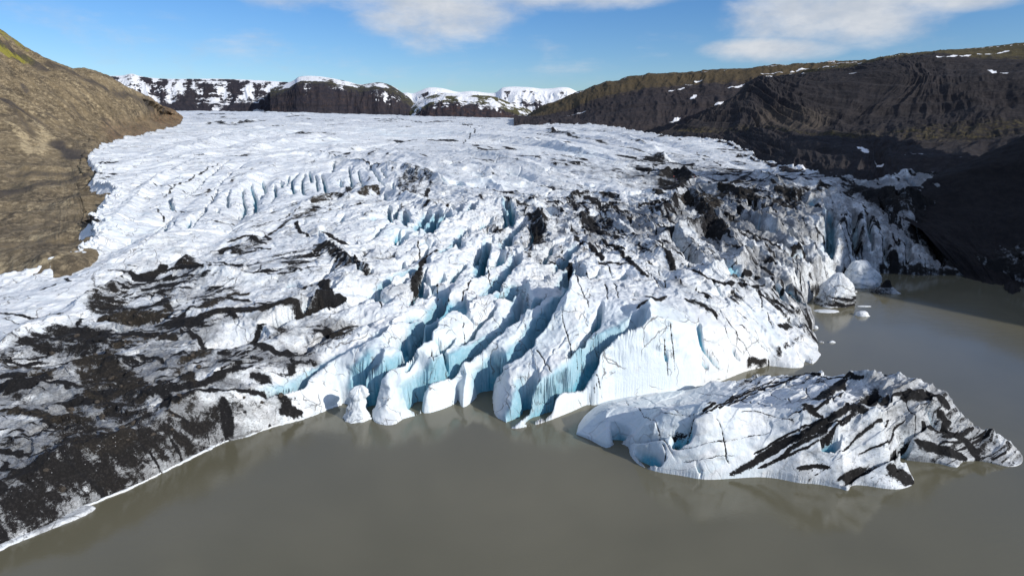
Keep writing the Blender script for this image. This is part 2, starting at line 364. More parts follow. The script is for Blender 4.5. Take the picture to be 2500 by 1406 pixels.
def project(pts, base=None, unroll=False):
    """photo pixels -> points on a surface, first hit along the sight line"""
    base = base or (lambda x, y: g_base(x, y)[0])
    d = ray(pts); n = len(d); r = np.exp(np.linspace(math.log(80), math.log(3200), 900))
    t = r[None, :] / np.hypot(d[:, 0], d[:, 1])[:, None]
    X = d[:, 0, None] * t; Y = d[:, 1, None] * t; Zr = CAM_H + d[:, 2, None] * t
    Zb = base(X.ravel(), Y.ravel()).reshape(X.shape)
    below = Zr <= Zb; k = np.where(below.any(1), below.argmax(1), len(r) - 1)
    j = np.arange(n); out = np.stack([X[j, k], Y[j, k]], 1)
    if unroll: out[:, 1] += Zb[j, k]
    return out
def project_lines(lines, base=None, n=3):
    flat = [p for l in lines for p in l]; w = project(flat, base, True); out = []; i = 0
    for l in lines:
        q = w[i:i + len(l)]; i += len(l); out.append(smooth_line(q, n))
    return out

#CREV (width, depth, blue, pts)
CREV = [
 (2.0, 8, 1, [(925, 858), (893, 885), (878, 915), (873, 950), (872, 968)]),
 (1.8, 8, 1, [(1010, 854), (965, 885), (931, 914), (908, 940), (905, 975), (909, 995)]),
 (1.9, 10, 1, [(1002, 850), (1003, 810), (1020, 788), (1042, 760), (1070, 730), (1110, 701)]),
 (2.0, 9, 1, [(1012, 855), (1042, 813), (1070, 785), (1095, 765), (1125, 750), (1153, 742)]),
 (2.2, 10, 1, [(1012, 1000), (1016, 958), (1063, 914), (1106, 882), (1149, 852), (1191, 820), (1234, 794), (1256, 773), (1275, 745), (1282, 705)]),
 (2.2, 8, 1, [(1185, 990), (1188, 945), (1200, 922), (1213, 897), (1255, 866), (1290, 832), (1316, 800), (1340, 772), (1368, 745), (1388, 712)]),
 (2.0, 8, 1, [(1294, 762), (1310, 742), (1334, 726), (1362, 722), (1390, 706), (1410, 682), (1416, 655)]),
 (1.8, 8, 1, [(1136, 690), (1174, 668), (1180, 636), (1190, 606), (1204, 584)]),
 (1.8, 8, 1, [(1164, 732), (1206, 700), (1246, 662), (1257, 640), (1262, 622)]),
 (1.5, 5, 1, [(1188, 664), (1218, 638), (1226, 618)]),
 (1.7, 6, 0.9, [(924, 706), (960, 680), (998, 663), (1030, 653), (1046, 636)]),
 (1.2, 4, 0.8, [(932, 641), (962, 623)]), (1.0, 4, 0.8, [(968, 657), (988, 637)]), (1.3, 4, 0.8, [(976, 615), (1010, 599)]),
 (2.0, 5, 0.9, [(952, 602), (976, 580), (988, 562)]), (1.2, 4, 0.9, [(955, 580), (975, 562)]),
 (1.6, 6, 0.9, [(1070, 624), (1104, 600), (1126, 581), (1144, 562)]),
 (1.8, 7, 1, [(1026, 556), (1046, 520)]), (1.8, 7, 1, [(1050, 562), (1072, 524)]), (1.8, 7, 1, [(1044, 574), (1060, 562), (1084, 552)]), (1.6, 6, 1, [(1078, 556), (1098, 530)]),
 (1.4, 6, 0.8, [(996, 544), (990, 514)]), (1.2, 5, 0.8, [(951, 530), (948, 508)]), (1.2, 5, 0.8, [(957, 533), (974, 507)]),
 (1.4, 6, 0.8, [(1122, 526), (1124, 500)]), (1.6, 7, 0.8, [(1138, 536), (1152, 520), (1160, 500)]), (1.2, 5, 0.8, [(1100, 515), (1102, 498)]),
 (1.8, 8, 0.9, [(1240, 500), (1249, 525), (1252, 548)]), (1.8, 6, 0.9, [(1236, 612), (1246, 590), (1258, 570), (1285, 548)]),
 (1.5, 5, 0.9, [(1174, 576), (1196, 558)]), (1.5, 5, 0.9, [(1156, 560), (1180, 548), (1200, 535)]),
 (2.8, 9, 0.9, [(1290, 1030), (1312, 988), (1345, 952), (1380, 925), (1418, 906), (1440, 872), (1470, 828), (1510, 806), (1540, 790), (1572, 764)]),
 (1.7, 7, 1, [(1240, 1040), (1262, 998), (1278, 966), (1292, 936), (1298, 905)]),
 (0.9, 3.5, 1, [(1700, 786), (1716, 840), (1730, 866), (1750, 894), (1766, 915)]), (0.9, 3, 1, [(1713, 894), (1728, 922)]), (0.6, 2.5, 1, [(1624, 862), (1626, 892)]),
 (0.8, 3, 0.9, [(1790, 842), (1792, 866), (1806, 885)]), (0.7, 4, 0.8, [(1062, 828), (1082, 845), (1092, 862), (1098, 880)]),
 (0.6, 3, 0.9, [(992, 908), (1012, 888), (1024, 872)]),
 (1.7, 6, 0.9, [(1366, 650), (1388, 624), (1420, 602)]), (1.7, 6, 0.8, [(1376, 688), (1390, 662), (1404, 645)]), (1.4, 4, 0.8, [(1496, 683), (1530, 662)]), (1.3, 4, 0.9, [(1312, 681), (1336, 668)]),
 (2.6, 7, 1, [(1224, 730), (1250, 710), (1280, 697)]), (1.4, 5, 0.9, [(1066, 686), (1078, 668)]), (1.1, 4, 0.9, [(1028, 712), (1036, 694)]),
 (1.3, 6, 0.9, [(652, 976), (700, 949), (750, 914), (790, 893), (840, 860), (873, 843), (903, 824), (922, 811), (950, 784)]),
 (1.0, 4, 0.3, [(760, 696), (790, 674), (824, 640)]), (0.8, 3, 0.3, [(728, 778), (790, 732), (812, 708)]), (0.9, 4, 0.5, [(850, 745), (893, 725), (924, 705)]),
 (1.4, 5, 0.3, [(640, 802), (700, 790), (760, 768), (800, 752), (850, 742)]), (1.6, 4, 0.3, [(755, 838), (800, 812), (850, 790), (905, 775), (936, 768)]),

 (0.9, 4, .9, [(994, 734), (1026, 692), (1040, 666)]), (0.8, 3, .8, [(968, 704), (1000, 676), (1022, 657)]), (0.9, 4, .8, [(1456, 628), (1472, 608)]), (1.0, 4, .8, [(1516, 560), (1546, 546)]), (1.0, 4, .8, [(1560, 584), (1580, 604)]), (1.2, 5, 1, [(1294, 1020), (1330, 985), (1364, 950)]),
 (1.0, 4.5, .9, [(960, 830), (985, 800), (1000, 780)]), (1.0, 4.5, .9, [(1120, 835), (1150, 800), (1180, 775), (1205, 745)]), (1.0, 5, .9, [(1385, 870), (1410, 830), (1450, 780), (1470, 745)]), (0.9, 4, .9, [(1050, 870), (1080, 845), (1110, 820)]), (1.0, 4.5, .9, [(1085, 690), (1110, 660), (1140, 640)]), (0.9, 4, .9, [(1310, 650), (1335, 625), (1350, 600)]), (1.0, 4, .9, [(1000, 640), (1030, 615), (1060, 590)]), (1.0, 4.5, .9, [(1220, 560), (1235, 535), (1225, 510)]), (.9, 4, .8, [(1155, 640), (1165, 615), (1175, 596)]), (1.0, 4, .8, [(1290, 610), (1300, 580), (1296, 560)]), (.9, 4, .8, [(1440, 690), (1462, 662)]), (1.0, 4, .8, [(890, 590), (915, 570), (935, 556)]), (.9, 4, .8, [(860, 640), (885, 622), (905, 610)]), (.9, 4, .8, [(880, 680), (905, 664)]),
 # ice fall
 (1.27, 4.3, 0.8, [(611, 456), (622, 480), (622, 505), (612, 528)]), (1.02, 3.7, 0.8, [(668, 452), (672, 475), (661, 500)]), (1.02, 3.1, 0.7, [(688, 444), (690, 465)]), (1.27, 4.3, 0.8, [(726, 424), (712, 445), (719, 474)]),
 (1.10, 3.7, 0.8, [(755, 418), (760, 450)]), (1.19, 4.3, 0.8, [(784, 424), (793, 452), (800, 487)]), (1.19, 3.7, 0.7, [(816, 394), (808, 420)]), (1.02, 3.7, 0.7, [(851, 402), (856, 430), (861, 468)]), (1.10, 3.1, 0.7, [(640, 465), (630, 490)]),
 (1.02, 3.1, 0.6, [(905, 400), (920, 430), (945, 465)]), (1.02, 3.1, 0.6, [(960, 450), (965, 476)]), (0.85, 2.5, 0.6, [(740, 470), (748, 485)]), (0.85, 2.5, 0.6, [(830, 440), (838, 462)]), (0.85, 2.5, 0.6, [(700, 480), (712, 466)]),
 (1.02, 3.1, 0.6, [(398, 585), (405, 566), (410, 548)]), (0.85, 2.5, 0.6, [(455, 566), (466, 548)]), (0.85, 2.5, 0.6, [(576, 532), (580, 520)]), (1.10, 3.1, 0.5, [(262, 610), (290, 602), (310, 592), (314, 575)]),
 (1.10, 1.9, 0.6, [(822, 545), (840, 524)]), (1.02, 1.9, 0.6, [(778, 582), (790, 562)]), (0.85, 1.9, 0.6, [(612, 526), (625, 505)]), (0.85, 1.9, 0.6, [(660, 524), (668, 515)]),
 (1.0, 3.5, .6, [(590, 470), (596, 500), (588, 530)]), (1.0, 3.2, .6, [(640, 440), (652, 470)]), (1.0, 3.2, .6, [(706, 432), (700, 455)]), (1.0, 3.5, .6, [(742, 425), (738, 455), (745, 480)]), (.9, 3.2, .6, [(770, 430), (776, 470)]), (.9, 3.2, .6, [(875, 410), (884, 450), (895, 478)]), (.9, 3.0, .5, [(930, 410), (945, 440)]), (1.0, 3.0, .4, [(560, 480), (552, 515)]), (.9, 3.0, .4, [(530, 470), (500, 520), (470, 560)]), (.9, 3.0, .3, [(600, 400), (560, 430), (500, 480)]), (.9, 3.0, .3, [(560, 395), (500, 440), (440, 490)]), (.8, 2.5, .3, [(420, 520), (380, 560), (330, 590)]),
 # right
 (2.6, 12, 0.7, [(2020, 538), (2030, 578), (2027, 620), (2040, 640)]), (1.6, 6, 0.4, [(1846, 496), (1850, 524), (1884, 550), (1892, 568)]), (1.6, 5, 0.4, [(1800, 528), (1860, 566), (1940, 590), (1998, 622)]),
 (2.0, 5, 0.3, [(1748, 556), (1780, 590), (1840, 616), (1880, 636), (1915, 652), (1950, 690)]), (2.2, 6, 0.3, [(1600, 566), (1660, 600), (1690, 625), (1712, 648)]), (1.6, 7, 0.6, [(1958, 672), (1982, 706)]),
 (1.4, 3.5, 1, [(1908, 702), (1935, 722), (1962, 746)]), (1.8, 6, 0.5, [(2085, 530), (2088, 570), (2090, 610), (2100, 650)]), (1.4, 6, 0.5, [(2118, 540), (2122, 580), (2128, 620)]), (1.3, 6, 0.4, [(1990, 600), (2010, 640), (2050, 670)]),
 (1.5, 5, 0.4, [(1920, 560), (1935, 590), (1930, 600)]), (1.4, 5, 0.4, [(1950, 620), (1990, 650), (2010, 680)]), (1.4, 5, 0.4, [(1850, 620), (1900, 650), (1945, 660)]), (1.5, 5, 0.4, [(2160, 590), (2165, 620), (2168, 655)]),
 (1.5, 5, 0.3, [(2215, 600), (2218, 630), (2212, 660)]), (1.6, 5, 0.3, [(2270, 600), (2290, 630), (2300, 655)]), (1.5, 5, 0.5, [(1690, 700), (1740, 712), (1790, 716)]), (1.3, 4, 0.3, [(1820, 660), (1850, 690), (1890, 700)]),
]
# wide shallow troughs / dips (width, depth, blue)
TROUGH = [(6, 4, 0.35, [(1217, 413), (1262, 424), (1308, 440)]), (5, 3, 0.3, [(1250, 398), (1318, 414)]), (6, 4, 0.3, [(1130, 422), (1160, 426), (1185, 434)]), (6, 4, 0.35, [(1150, 452), (1195, 462)]), (5, 3, 0.3, [(1092, 406), (1118, 418)]),
 (5, 3, 0.25, [(1056, 418), (1082, 431)]), (5, 3, 0.25, [(1346, 418), (1382, 431)]), (5, 3, 0.25, [(1392, 430), (1438, 438)]), (5, 3, 0.25, [(1405, 408), (1480, 420)]), (5, 3, 0.25, [(1085, 473), (1118, 481)]), (5, 3, 0.2, [(1450, 404), (1510, 416)]),
 (5, 3, 0.3, [(1190, 434), (1232, 446)]), (6, 3, 0.2, [(1270, 452), (1312, 460)]), (5, 2.5, 0.2, [(1320, 390), (1400, 404)]), (5, 2.5, 0.2, [(1420, 378), (1500, 392)]), (6, 3, 0.2, [(1440, 455), (1490, 470)]), (5, 3, 0.25, [(1060, 392), (1140, 402), (1200, 412)]),
 (3.5, 4, 0.4, [(1330, 500), (1350, 520), (1362, 540)]), (4, 4, 0.4, [(1070, 500), (1110, 505)]), (4, 4, 0.3, [(900, 505), (930, 510)]), (4, 4, 0.4, [(1440, 520), (1490, 535), (1540, 560)]), (5, 5, 0.3, [(1600, 640), (1650, 650), (1700, 660)]),
 (5, 4, 0.3, [(1560, 590), (1600, 600)]), (4, 3, 0.3, [(1620, 655), (1640, 690)]), (6, 5, 0.15, [(640, 810), (560, 832), (480, 842)]), (5, 3, 0.1, [(700, 850), (760, 838)]), (5, 5, 0.1, [(180, 780), (260, 785), (420, 778)]), (5, 4, 0.1, [(0, 895), (120, 872), (260, 868)])]
TROUGH += [(7, 2.6, .1, [(560, 372), (430, 410), (330, 470), (290, 540)]), (6, 2.4, .1, [(640, 385), (520, 440), (420, 520), (260, 620), (100, 690), (-60, 730)]), (5, 2.2, .05, [(700, 400), (640, 460), (560, 560), (400, 640), (200, 710), (0, 760)]), (5, 2.4, .05, [(740, 520), (620, 580), (460, 620), (300, 680), (120, 760), (0, 800)]), (5, 2.2, .1, [(480, 400), (380, 470), (320, 560), (180, 640)]),
 (9, 3.2, .12, [(760, 320), (600, 350), (440, 380), (320, 420)]), (10, 3.5, .12, [(980, 318), (800, 335), (620, 366), (500, 395)]), (11, 4, .12, [(900, 296), (680, 312), (500, 335), (380, 365)]), (8, 3.4, .12, [(1000, 345), (900, 362), (820, 380)]), (10, 3.6, .14, [(1100, 310), (1300, 330), (1480, 365), (1620, 410)]), (8, 3.4, .16, [(1180, 345), (1340, 365), (1480, 395), (1600, 430)]), (7, 3.2, .2, [(1100, 365), (1240, 384), (1380, 418), (1480, 452)]),
 (7, 3.2, .2, [(1040, 385), (1160, 405), (1290, 440), (1380, 475)]), (12, 4.5, .1, [(1300, 306), (1480, 326), (1640, 356), (1780, 400)]), (8, 3.4, .12, [(1600, 350), (1720, 385), (1860, 420), (1960, 450)]), (9, 4, .1, [(1560, 372), (1680, 405), (1800, 430)]), (14, 5, .05, [(500, 290), (800, 300), (1100, 300), (1300, 312)])]
# ridges (width, height, pts)
RIDGE = [(12, 4.0, [(520, 385), (400, 440), (330, 500), (270, 570)]), (10, 3.2, [(620, 430), (520, 510), (400, 590), (220, 670)]), (14, 5.0, [(860, 345), (700, 360), (560, 385)]), (16, 5.5, [(1060, 330), (1240, 345), (1400, 372), (1540, 410)]), (16, 5, [(1240, 316), (1420, 338), (1600, 372)]), (14, 4.5, [(700, 325), (540, 350), (400, 385)]), (10, 4.5, [(1080, 375), (1220, 395), (1340, 430)]),
 (7, 4.0, [(170, 772), (230, 738), (300, 702), (370, 680), (440, 676), (520, 682), (620, 686)]), (6, 3.5, [(0, 862), (60, 832), (130, 808), (220, 792), (300, 800)]), (5, 3, [(455, 634), (450, 655)]), (5, 2.5, [(560, 600), (600, 590), (640, 590)]),
 (8, 3.5, [(700, 545), (760, 505), (810, 490), (860, 495), (905, 476), (960, 480), (1020, 500), (1080, 520), (1140, 545)]), (5, 3, [(775, 560), (800, 600), (850, 645), (900, 668)]), (6, 2.5, [(420, 770), (520, 780), (640, 780), (760, 755), (820, 735)]),
 (6, 3, [(60, 1160), (150, 1140), (250, 1110), (380, 1068), (450, 1010), (560, 992), (640, 985)]), (7, 2.5, [(0, 960), (100, 950), (230, 900), (330, 900)]), (6, 2, [(340, 980), (450, 960), (560, 930), (700, 900)]),
 (7, 4, [(640, 800), (720, 770), (800, 735), (860, 690)]), (6, 3, [(600, 395), (700, 385), (800, 385), (900, 400), (970, 412)]),
 (8, 7, [(1610, 545), (1660, 515), (1700, 518), (1745, 545)]), (7, 7, [(1600, 600), (1700, 580), (1745, 566), (1770, 600), (1810, 640)]), (7, 5, [(1640, 488), (1700, 476), (1780, 480), (1840, 490)]), (9, 7, [(1850, 485), (1900, 488), (1960, 500), (2000, 525), (2012, 570)]),
 (5, 4, [(1770, 510), (1850, 550), (1930, 600), (1985, 650)]), (5, 4, [(1830, 545), (1900, 575), (1960, 600), (2000, 640)]), (6, 5, [(1790, 660), (1840, 640), (1880, 660), (1930, 710)]), (5, 4, [(1720, 670), (1780, 665), (1850, 690), (1920, 740)]), (6, 5, [(1830, 450), (1850, 445), (1900, 470)]),
 (5, 5, [(2040, 520), (2060, 540), (2062, 590)]), (4, 5, [(2100, 540), (2106, 580), (2108, 610)]), (7, 5, [(2140, 570), (2180, 560), (2220, 580)]), (7, 6, [(2100, 500), (2180, 500), (2260, 520), (2340, 560), (2420, 600)]), (6, 5, [(1930, 460), (1990, 470), (2050, 500)]),
 (5, 4, [(1300, 520), (1320, 540), (1330, 580)]), (6, 4, [(1390, 560), (1440, 545), (1500, 560), (1560, 600), (1640, 640)]), (6, 4, [(1380, 490), (1450, 488), (1540, 500)]), (6, 5, [(1195, 500), (1235, 505), (1245, 540)]), (5, 4, [(1290, 500), (1310, 505)]),
 (7, 5, [(1600, 445), (1650, 438), (1700, 450)]), (7, 4, [(1640, 465), (1700, 455), (1760, 470)]), (6, 4, [(985, 408), (1010, 430), (1060, 445), (1085, 460)]), (5, 3, [(1130, 415), (1180, 420), (1200, 430)]), (5, 3, [(1150, 446), (1200, 450), (1230, 470)]),
 (5, 4, [(1400, 700), (1395, 740), (1370, 790)]), (5, 3, [(1590, 745), (1560, 790), (1520, 850)]), (4, 3, [(490, 382), (500, 386)]), (12, 5, [(480, 302), (530, 300), (560, 306), (640, 296)]), (14, 6, [(700, 284), (745, 281)]), (8, 3, [(1500, 330), (1560, 350), (1600, 372)]), (10, 5, [(1605, 386), (1625, 396)]), (10, 6, [(1345, 330), (1360, 328)])]
DEB = [ # (half width m, strength, brown, pts)
 (2.6, 1, 0.8, [(240, 774), (300, 768), (360, 766), (420, 763), (480, 758), (520, 740), (560, 723), (600, 718)]), (1.3, 0.9, 0.3, [(140, 895), (190, 880), (232, 862)]), (3.5, 1, 0.4, [(240, 865), (246, 905), (280, 930), (320, 960), (345, 984)]), (2.4, 1, 0.5, [(215, 900), (220, 940), (235, 980), (262, 1000)]),
 (2.0, 1, 0.9, [(0, 895), (40, 899), (80, 908), (110, 928), (124, 940)]), (0.9, 1, 0.2, [(45, 932), (72, 940)]), (1.6, 1, 0.6, [(10, 1002), (60, 1015), (110, 1025), (160, 1036), (205, 1046)]), (3.2, 0.9, 0.2, [(272, 1000), (310, 1010), (340, 1040), (356, 1072)]),
 (1.0, 1, 0.1, [(690, 1026), (730, 1015)]), (1.4, 0.9, 0.3, [(460, 918), (455, 948), (472, 962)]), (1.3, 1, 0, [(580, 852), (590, 836), (620, 845), (650, 858), (700, 865), (738, 866)]), (0.8, 0.9, 0, [(655, 800), (600, 818), (560, 828), (528, 836)]),
 (1.2, 1, 0, [(790, 700), (800, 728), (815, 752)]), (1.0, 0.9, 0, [(770, 750), (810, 745), (842, 740)]), (0.7, 0.9, 0, [(620, 677), (670, 672), (720, 665), (748, 654)]), (1.8, 1, 0.1, [(765, 603), (800, 614), (830, 640), (862, 656), (905, 672)]), (1.6, 1, 0, [(775, 622), (795, 604)]), (1.1, 1, 0, [(832, 640), (885, 632)]),
 (1.4, 1, 0.1, [(775, 578), (800, 580), (828, 592), (848, 600)]), (0.8, 1, 0, [(725, 545), (728, 560), (740, 574), (757, 582)]), (1.0, 0.9, 0.2, [(560, 592), (600, 576), (635, 572), (662, 590)]), (2.0, 1, 0.2, [(540, 618), (558, 606), (590, 618), (622, 611)]), (0.9, 0.9, 0, [(612, 590), (650, 598)]), (0.9, 0.9, 0, [(620, 606), (662, 612)]),
 (1.1, 1, 0.2, [(456, 634), (440, 656), (400, 680), (350, 690)]), (2.4, 1, 0.3, [(456, 634), (462, 660), (480, 682)]), (0.8, 0.9, 0.1, [(455, 640), (430, 670)]), (1.3, 0.9, 0.2, [(470, 650), (500, 664), (522, 680)]), (1.3, 0.8, 0.1, [(492, 665), (498, 682)]), (0.7, 0.9, 0, [(500, 642), (545, 646), (590, 656)]),
 (1.0, 0.9, 0.3, [(555, 732), (605, 738)]), (1.4, 0.9, 0.8, [(592, 772), (612, 758), (636, 768)]), (0.9, 0.9, 0.2, [(410, 786), (470, 790), (560, 782), (640, 784), (700, 778), (760, 765), (802, 740)]), (2.6, 1, 0.8, [(760, 507), (796, 498), (812, 486), (836, 496)]), (2.6, 0.9, 0.7, [(700, 546), (740, 530), (792, 515)]), (1.4, 0.8, 0.6, [(655, 568), (700, 546)]),
 (2.6, 1, 1, [(880, 492), (905, 474), (925, 480)]), (0.9, 0.8, 0, [(780, 375), (820, 385), (900, 400), (972, 410)]), (5, 1, 0.2, [(490, 306), (530, 303), (560, 308), (600, 303), (650, 298)]), (3.2, 0.9, 0, [(478, 386), (500, 386)]), (8, 1, 0.2, [(700, 288), (745, 283)]), (4, 0.9, 0, [(950, 290), (1010, 298), (1060, 305)]), (3, 0.9, 0, [(1170, 315), (1222, 318)]),
 (3.2, 0.9, 0, [(1320, 325), (1400, 338), (1500, 358), (1560, 372), (1612, 392)]), (4.5, 0.9, 0.1, [(1606, 390), (1614, 400)]), (3.6, 1, 0.1, [(1385, 490), (1450, 487), (1505, 496)]), (2.2, 1, 0.1, [(1268, 504), (1312, 515)]), (3.4, 1, 0.2, [(1300, 532), (1322, 560)]), (2.4, 1, 0.1, [(1308, 560), (1318, 602)]), (4.2, 1, 0, [(1425, 545), (1460, 570), (1484, 584)]),
 (4.0, 1, 0, [(1600, 572), (1660, 580), (1730, 566), (1748, 550)]), (3.4, 1, 0.2, [(1700, 520), (1740, 552), (1764, 582), (1800, 606), (1850, 622), (1885, 640)]), (4, 1, 0.2, [(1606, 438), (1650, 440), (1700, 454)]), (4.4, 1, 0.1, [(1600, 470), (1640, 482), (1700, 464), (1742, 472)]), (4, 1, 0.2, [(1800, 440), (1850, 436), (1892, 456)]), (3.6, 1, 0.1, [(1750, 466), (1800, 456), (1832, 440)]),
 (3.6, 1, 0.1, [(1950, 470), (1990, 480), (2032, 470)]), (5, 1, 0.2, [(2060, 492), (2100, 480), (2150, 492), (2200, 520)]), (1.3, 1, 0.3, [(1558, 756), (1590, 738), (1628, 728)]), (1.1, 1, 0.2, [(1588, 722), (1602, 744)]), (1.2, 1, 0, [(1685, 662), (1740, 690), (1790, 695), (1862, 706)]), (1.0, 1, 0, [(1812, 680), (1860, 690), (1886, 708)]), (1.0, 1, 0, [(1890, 722), (1942, 742)]),
 (1.8, 1, 0, [(1680, 732), (1720, 752), (1748, 772)]), (1.1, 1, 0, [(1698, 700), (1732, 732)]), (1.3, 1, 0.1, [(1905, 808), (1932, 795)]), (0.9, 1, 0.2, [(1826, 896), (1872, 890)]), (2.4, 0.9, 0, [(1840, 395), (1900, 415), (1960, 432)]), (1.6, 0.9, 0, [(1700, 372), (1760, 392), (1820, 405)]), (3, 0.8, 0, [(1500, 350), (1540, 348), (1600, 362)]),
 (2.4, 0.9, 0, [(1680, 418), (1740, 425), (1790, 440)]), (2, 0.9, 0, [(1870, 430), (1930, 445), (1980, 455)]), (1.6, 0.9, 0, [(1530, 412), (1600, 422), (1650, 432)]), (2.0, 0.8, 0, [(1610, 405), (1660, 412)]), (2.2, 0.9, 0, [(1720, 492), (1660, 500), (1600, 505), (1560, 512)]), (1.2, 1, 0, [(1330, 498), (1400, 502), (1460, 512)]),
 (1.2, 0.9, 0, [(1400, 590), (1440, 610), (1470, 640)]), (2.0, 1, 0, [(1470, 652), (1495, 645), (1535, 648)]), (1.4, 1, 0, [(1385, 646), (1400, 650)]), (1.0, 0.9, 0, [(1500, 610), (1550, 650), (1580, 680)]), (1.0, 0.9, 0, [(1610, 622), (1640, 642), (1652, 658)]), (1.6, 1, 0, [(1540, 590), (1580, 600), (1620, 612)]),
 (2.4, 0.9, 0, [(1975, 705), (2020, 720), (2060, 715)]), (1.2, 0.9, 0.1, [(1010, 706), (1060, 618)][:1] + [(1040, 622), (1060, 612), (1072, 608)]), (1.5, 0.9, 0, [(280, 905), (300, 890), (330, 900)]), (1.2, 0.9, 0.4, [(360, 812), (400, 828), (425, 835)]), (1.0, 0.8, 0, [(440, 818), (480, 830), (500, 838)]), (0.9, 0.8, 0, [(340, 880), (370, 885), (400, 892)]),
 (1.0, 0.9, 0, [(350, 980), (400, 975), (460, 968), (500, 955), (560, 930), (620, 905)]), (0.8, 0.9, 0, [(480, 1000), (540, 985), (600, 978), (650, 965)]), (1.2, 0.8, 0, [(620, 930), (645, 925), (650, 940)]), (1.0, 0.9, 0, [(400, 975), (408, 990), (412, 998)]), (1.0, 0.9, 0, [(400, 1020), (440, 1000), (520, 985)]),
 (0.8, 0.7, 0, [(0, 770), (60, 772), (150, 776)]), (0.8, 0.7, 0, [(100, 712), (130, 702), (140, 698)]), (0.8, 0.7, 0, [(160, 745), (200, 728), (240, 708), (262, 685)]), (0.9, 0.9, 0, [(140, 672), (155, 670)]), (0.7, 0.8, 0, [(155, 680), (175, 690)]), (0.7, 0.7, 0, [(320, 685), (336, 664)]),
 (2.5, 0.7, 0.1, [(150, 610), (200, 618)]), (1.4, 0.9, 0, [(235, 545), (228, 575), (218, 585)]), (1.6, 0.8, 0, [(1240, 505), (1290, 502)]), (2.8, 0.8, 0.2, [(2150, 655), (2230, 662), (2330, 668)]), (2.2, .8, 0.2, [(235, 1200), (300, 1172), (330, 1160)]), (1.8, .8, .2, [(380, 1135), (430, 1112), (470, 1088)]), (2.6, .85, 0.1, [(0, 1300), (60, 1270), (120, 1240)]), (2.4, .85, 0.1, [(130, 1200), (190, 1215)]), (1.2, .9, 0, [(548, 1010), (552, 1040), (556, 1070)]), (1.2, .9, 0, [(690, 975), (700, 1000), (688, 1020)]),
 (1.4, 1, 0, [(1990, 712), (2040, 725), (2075, 735)]),
]
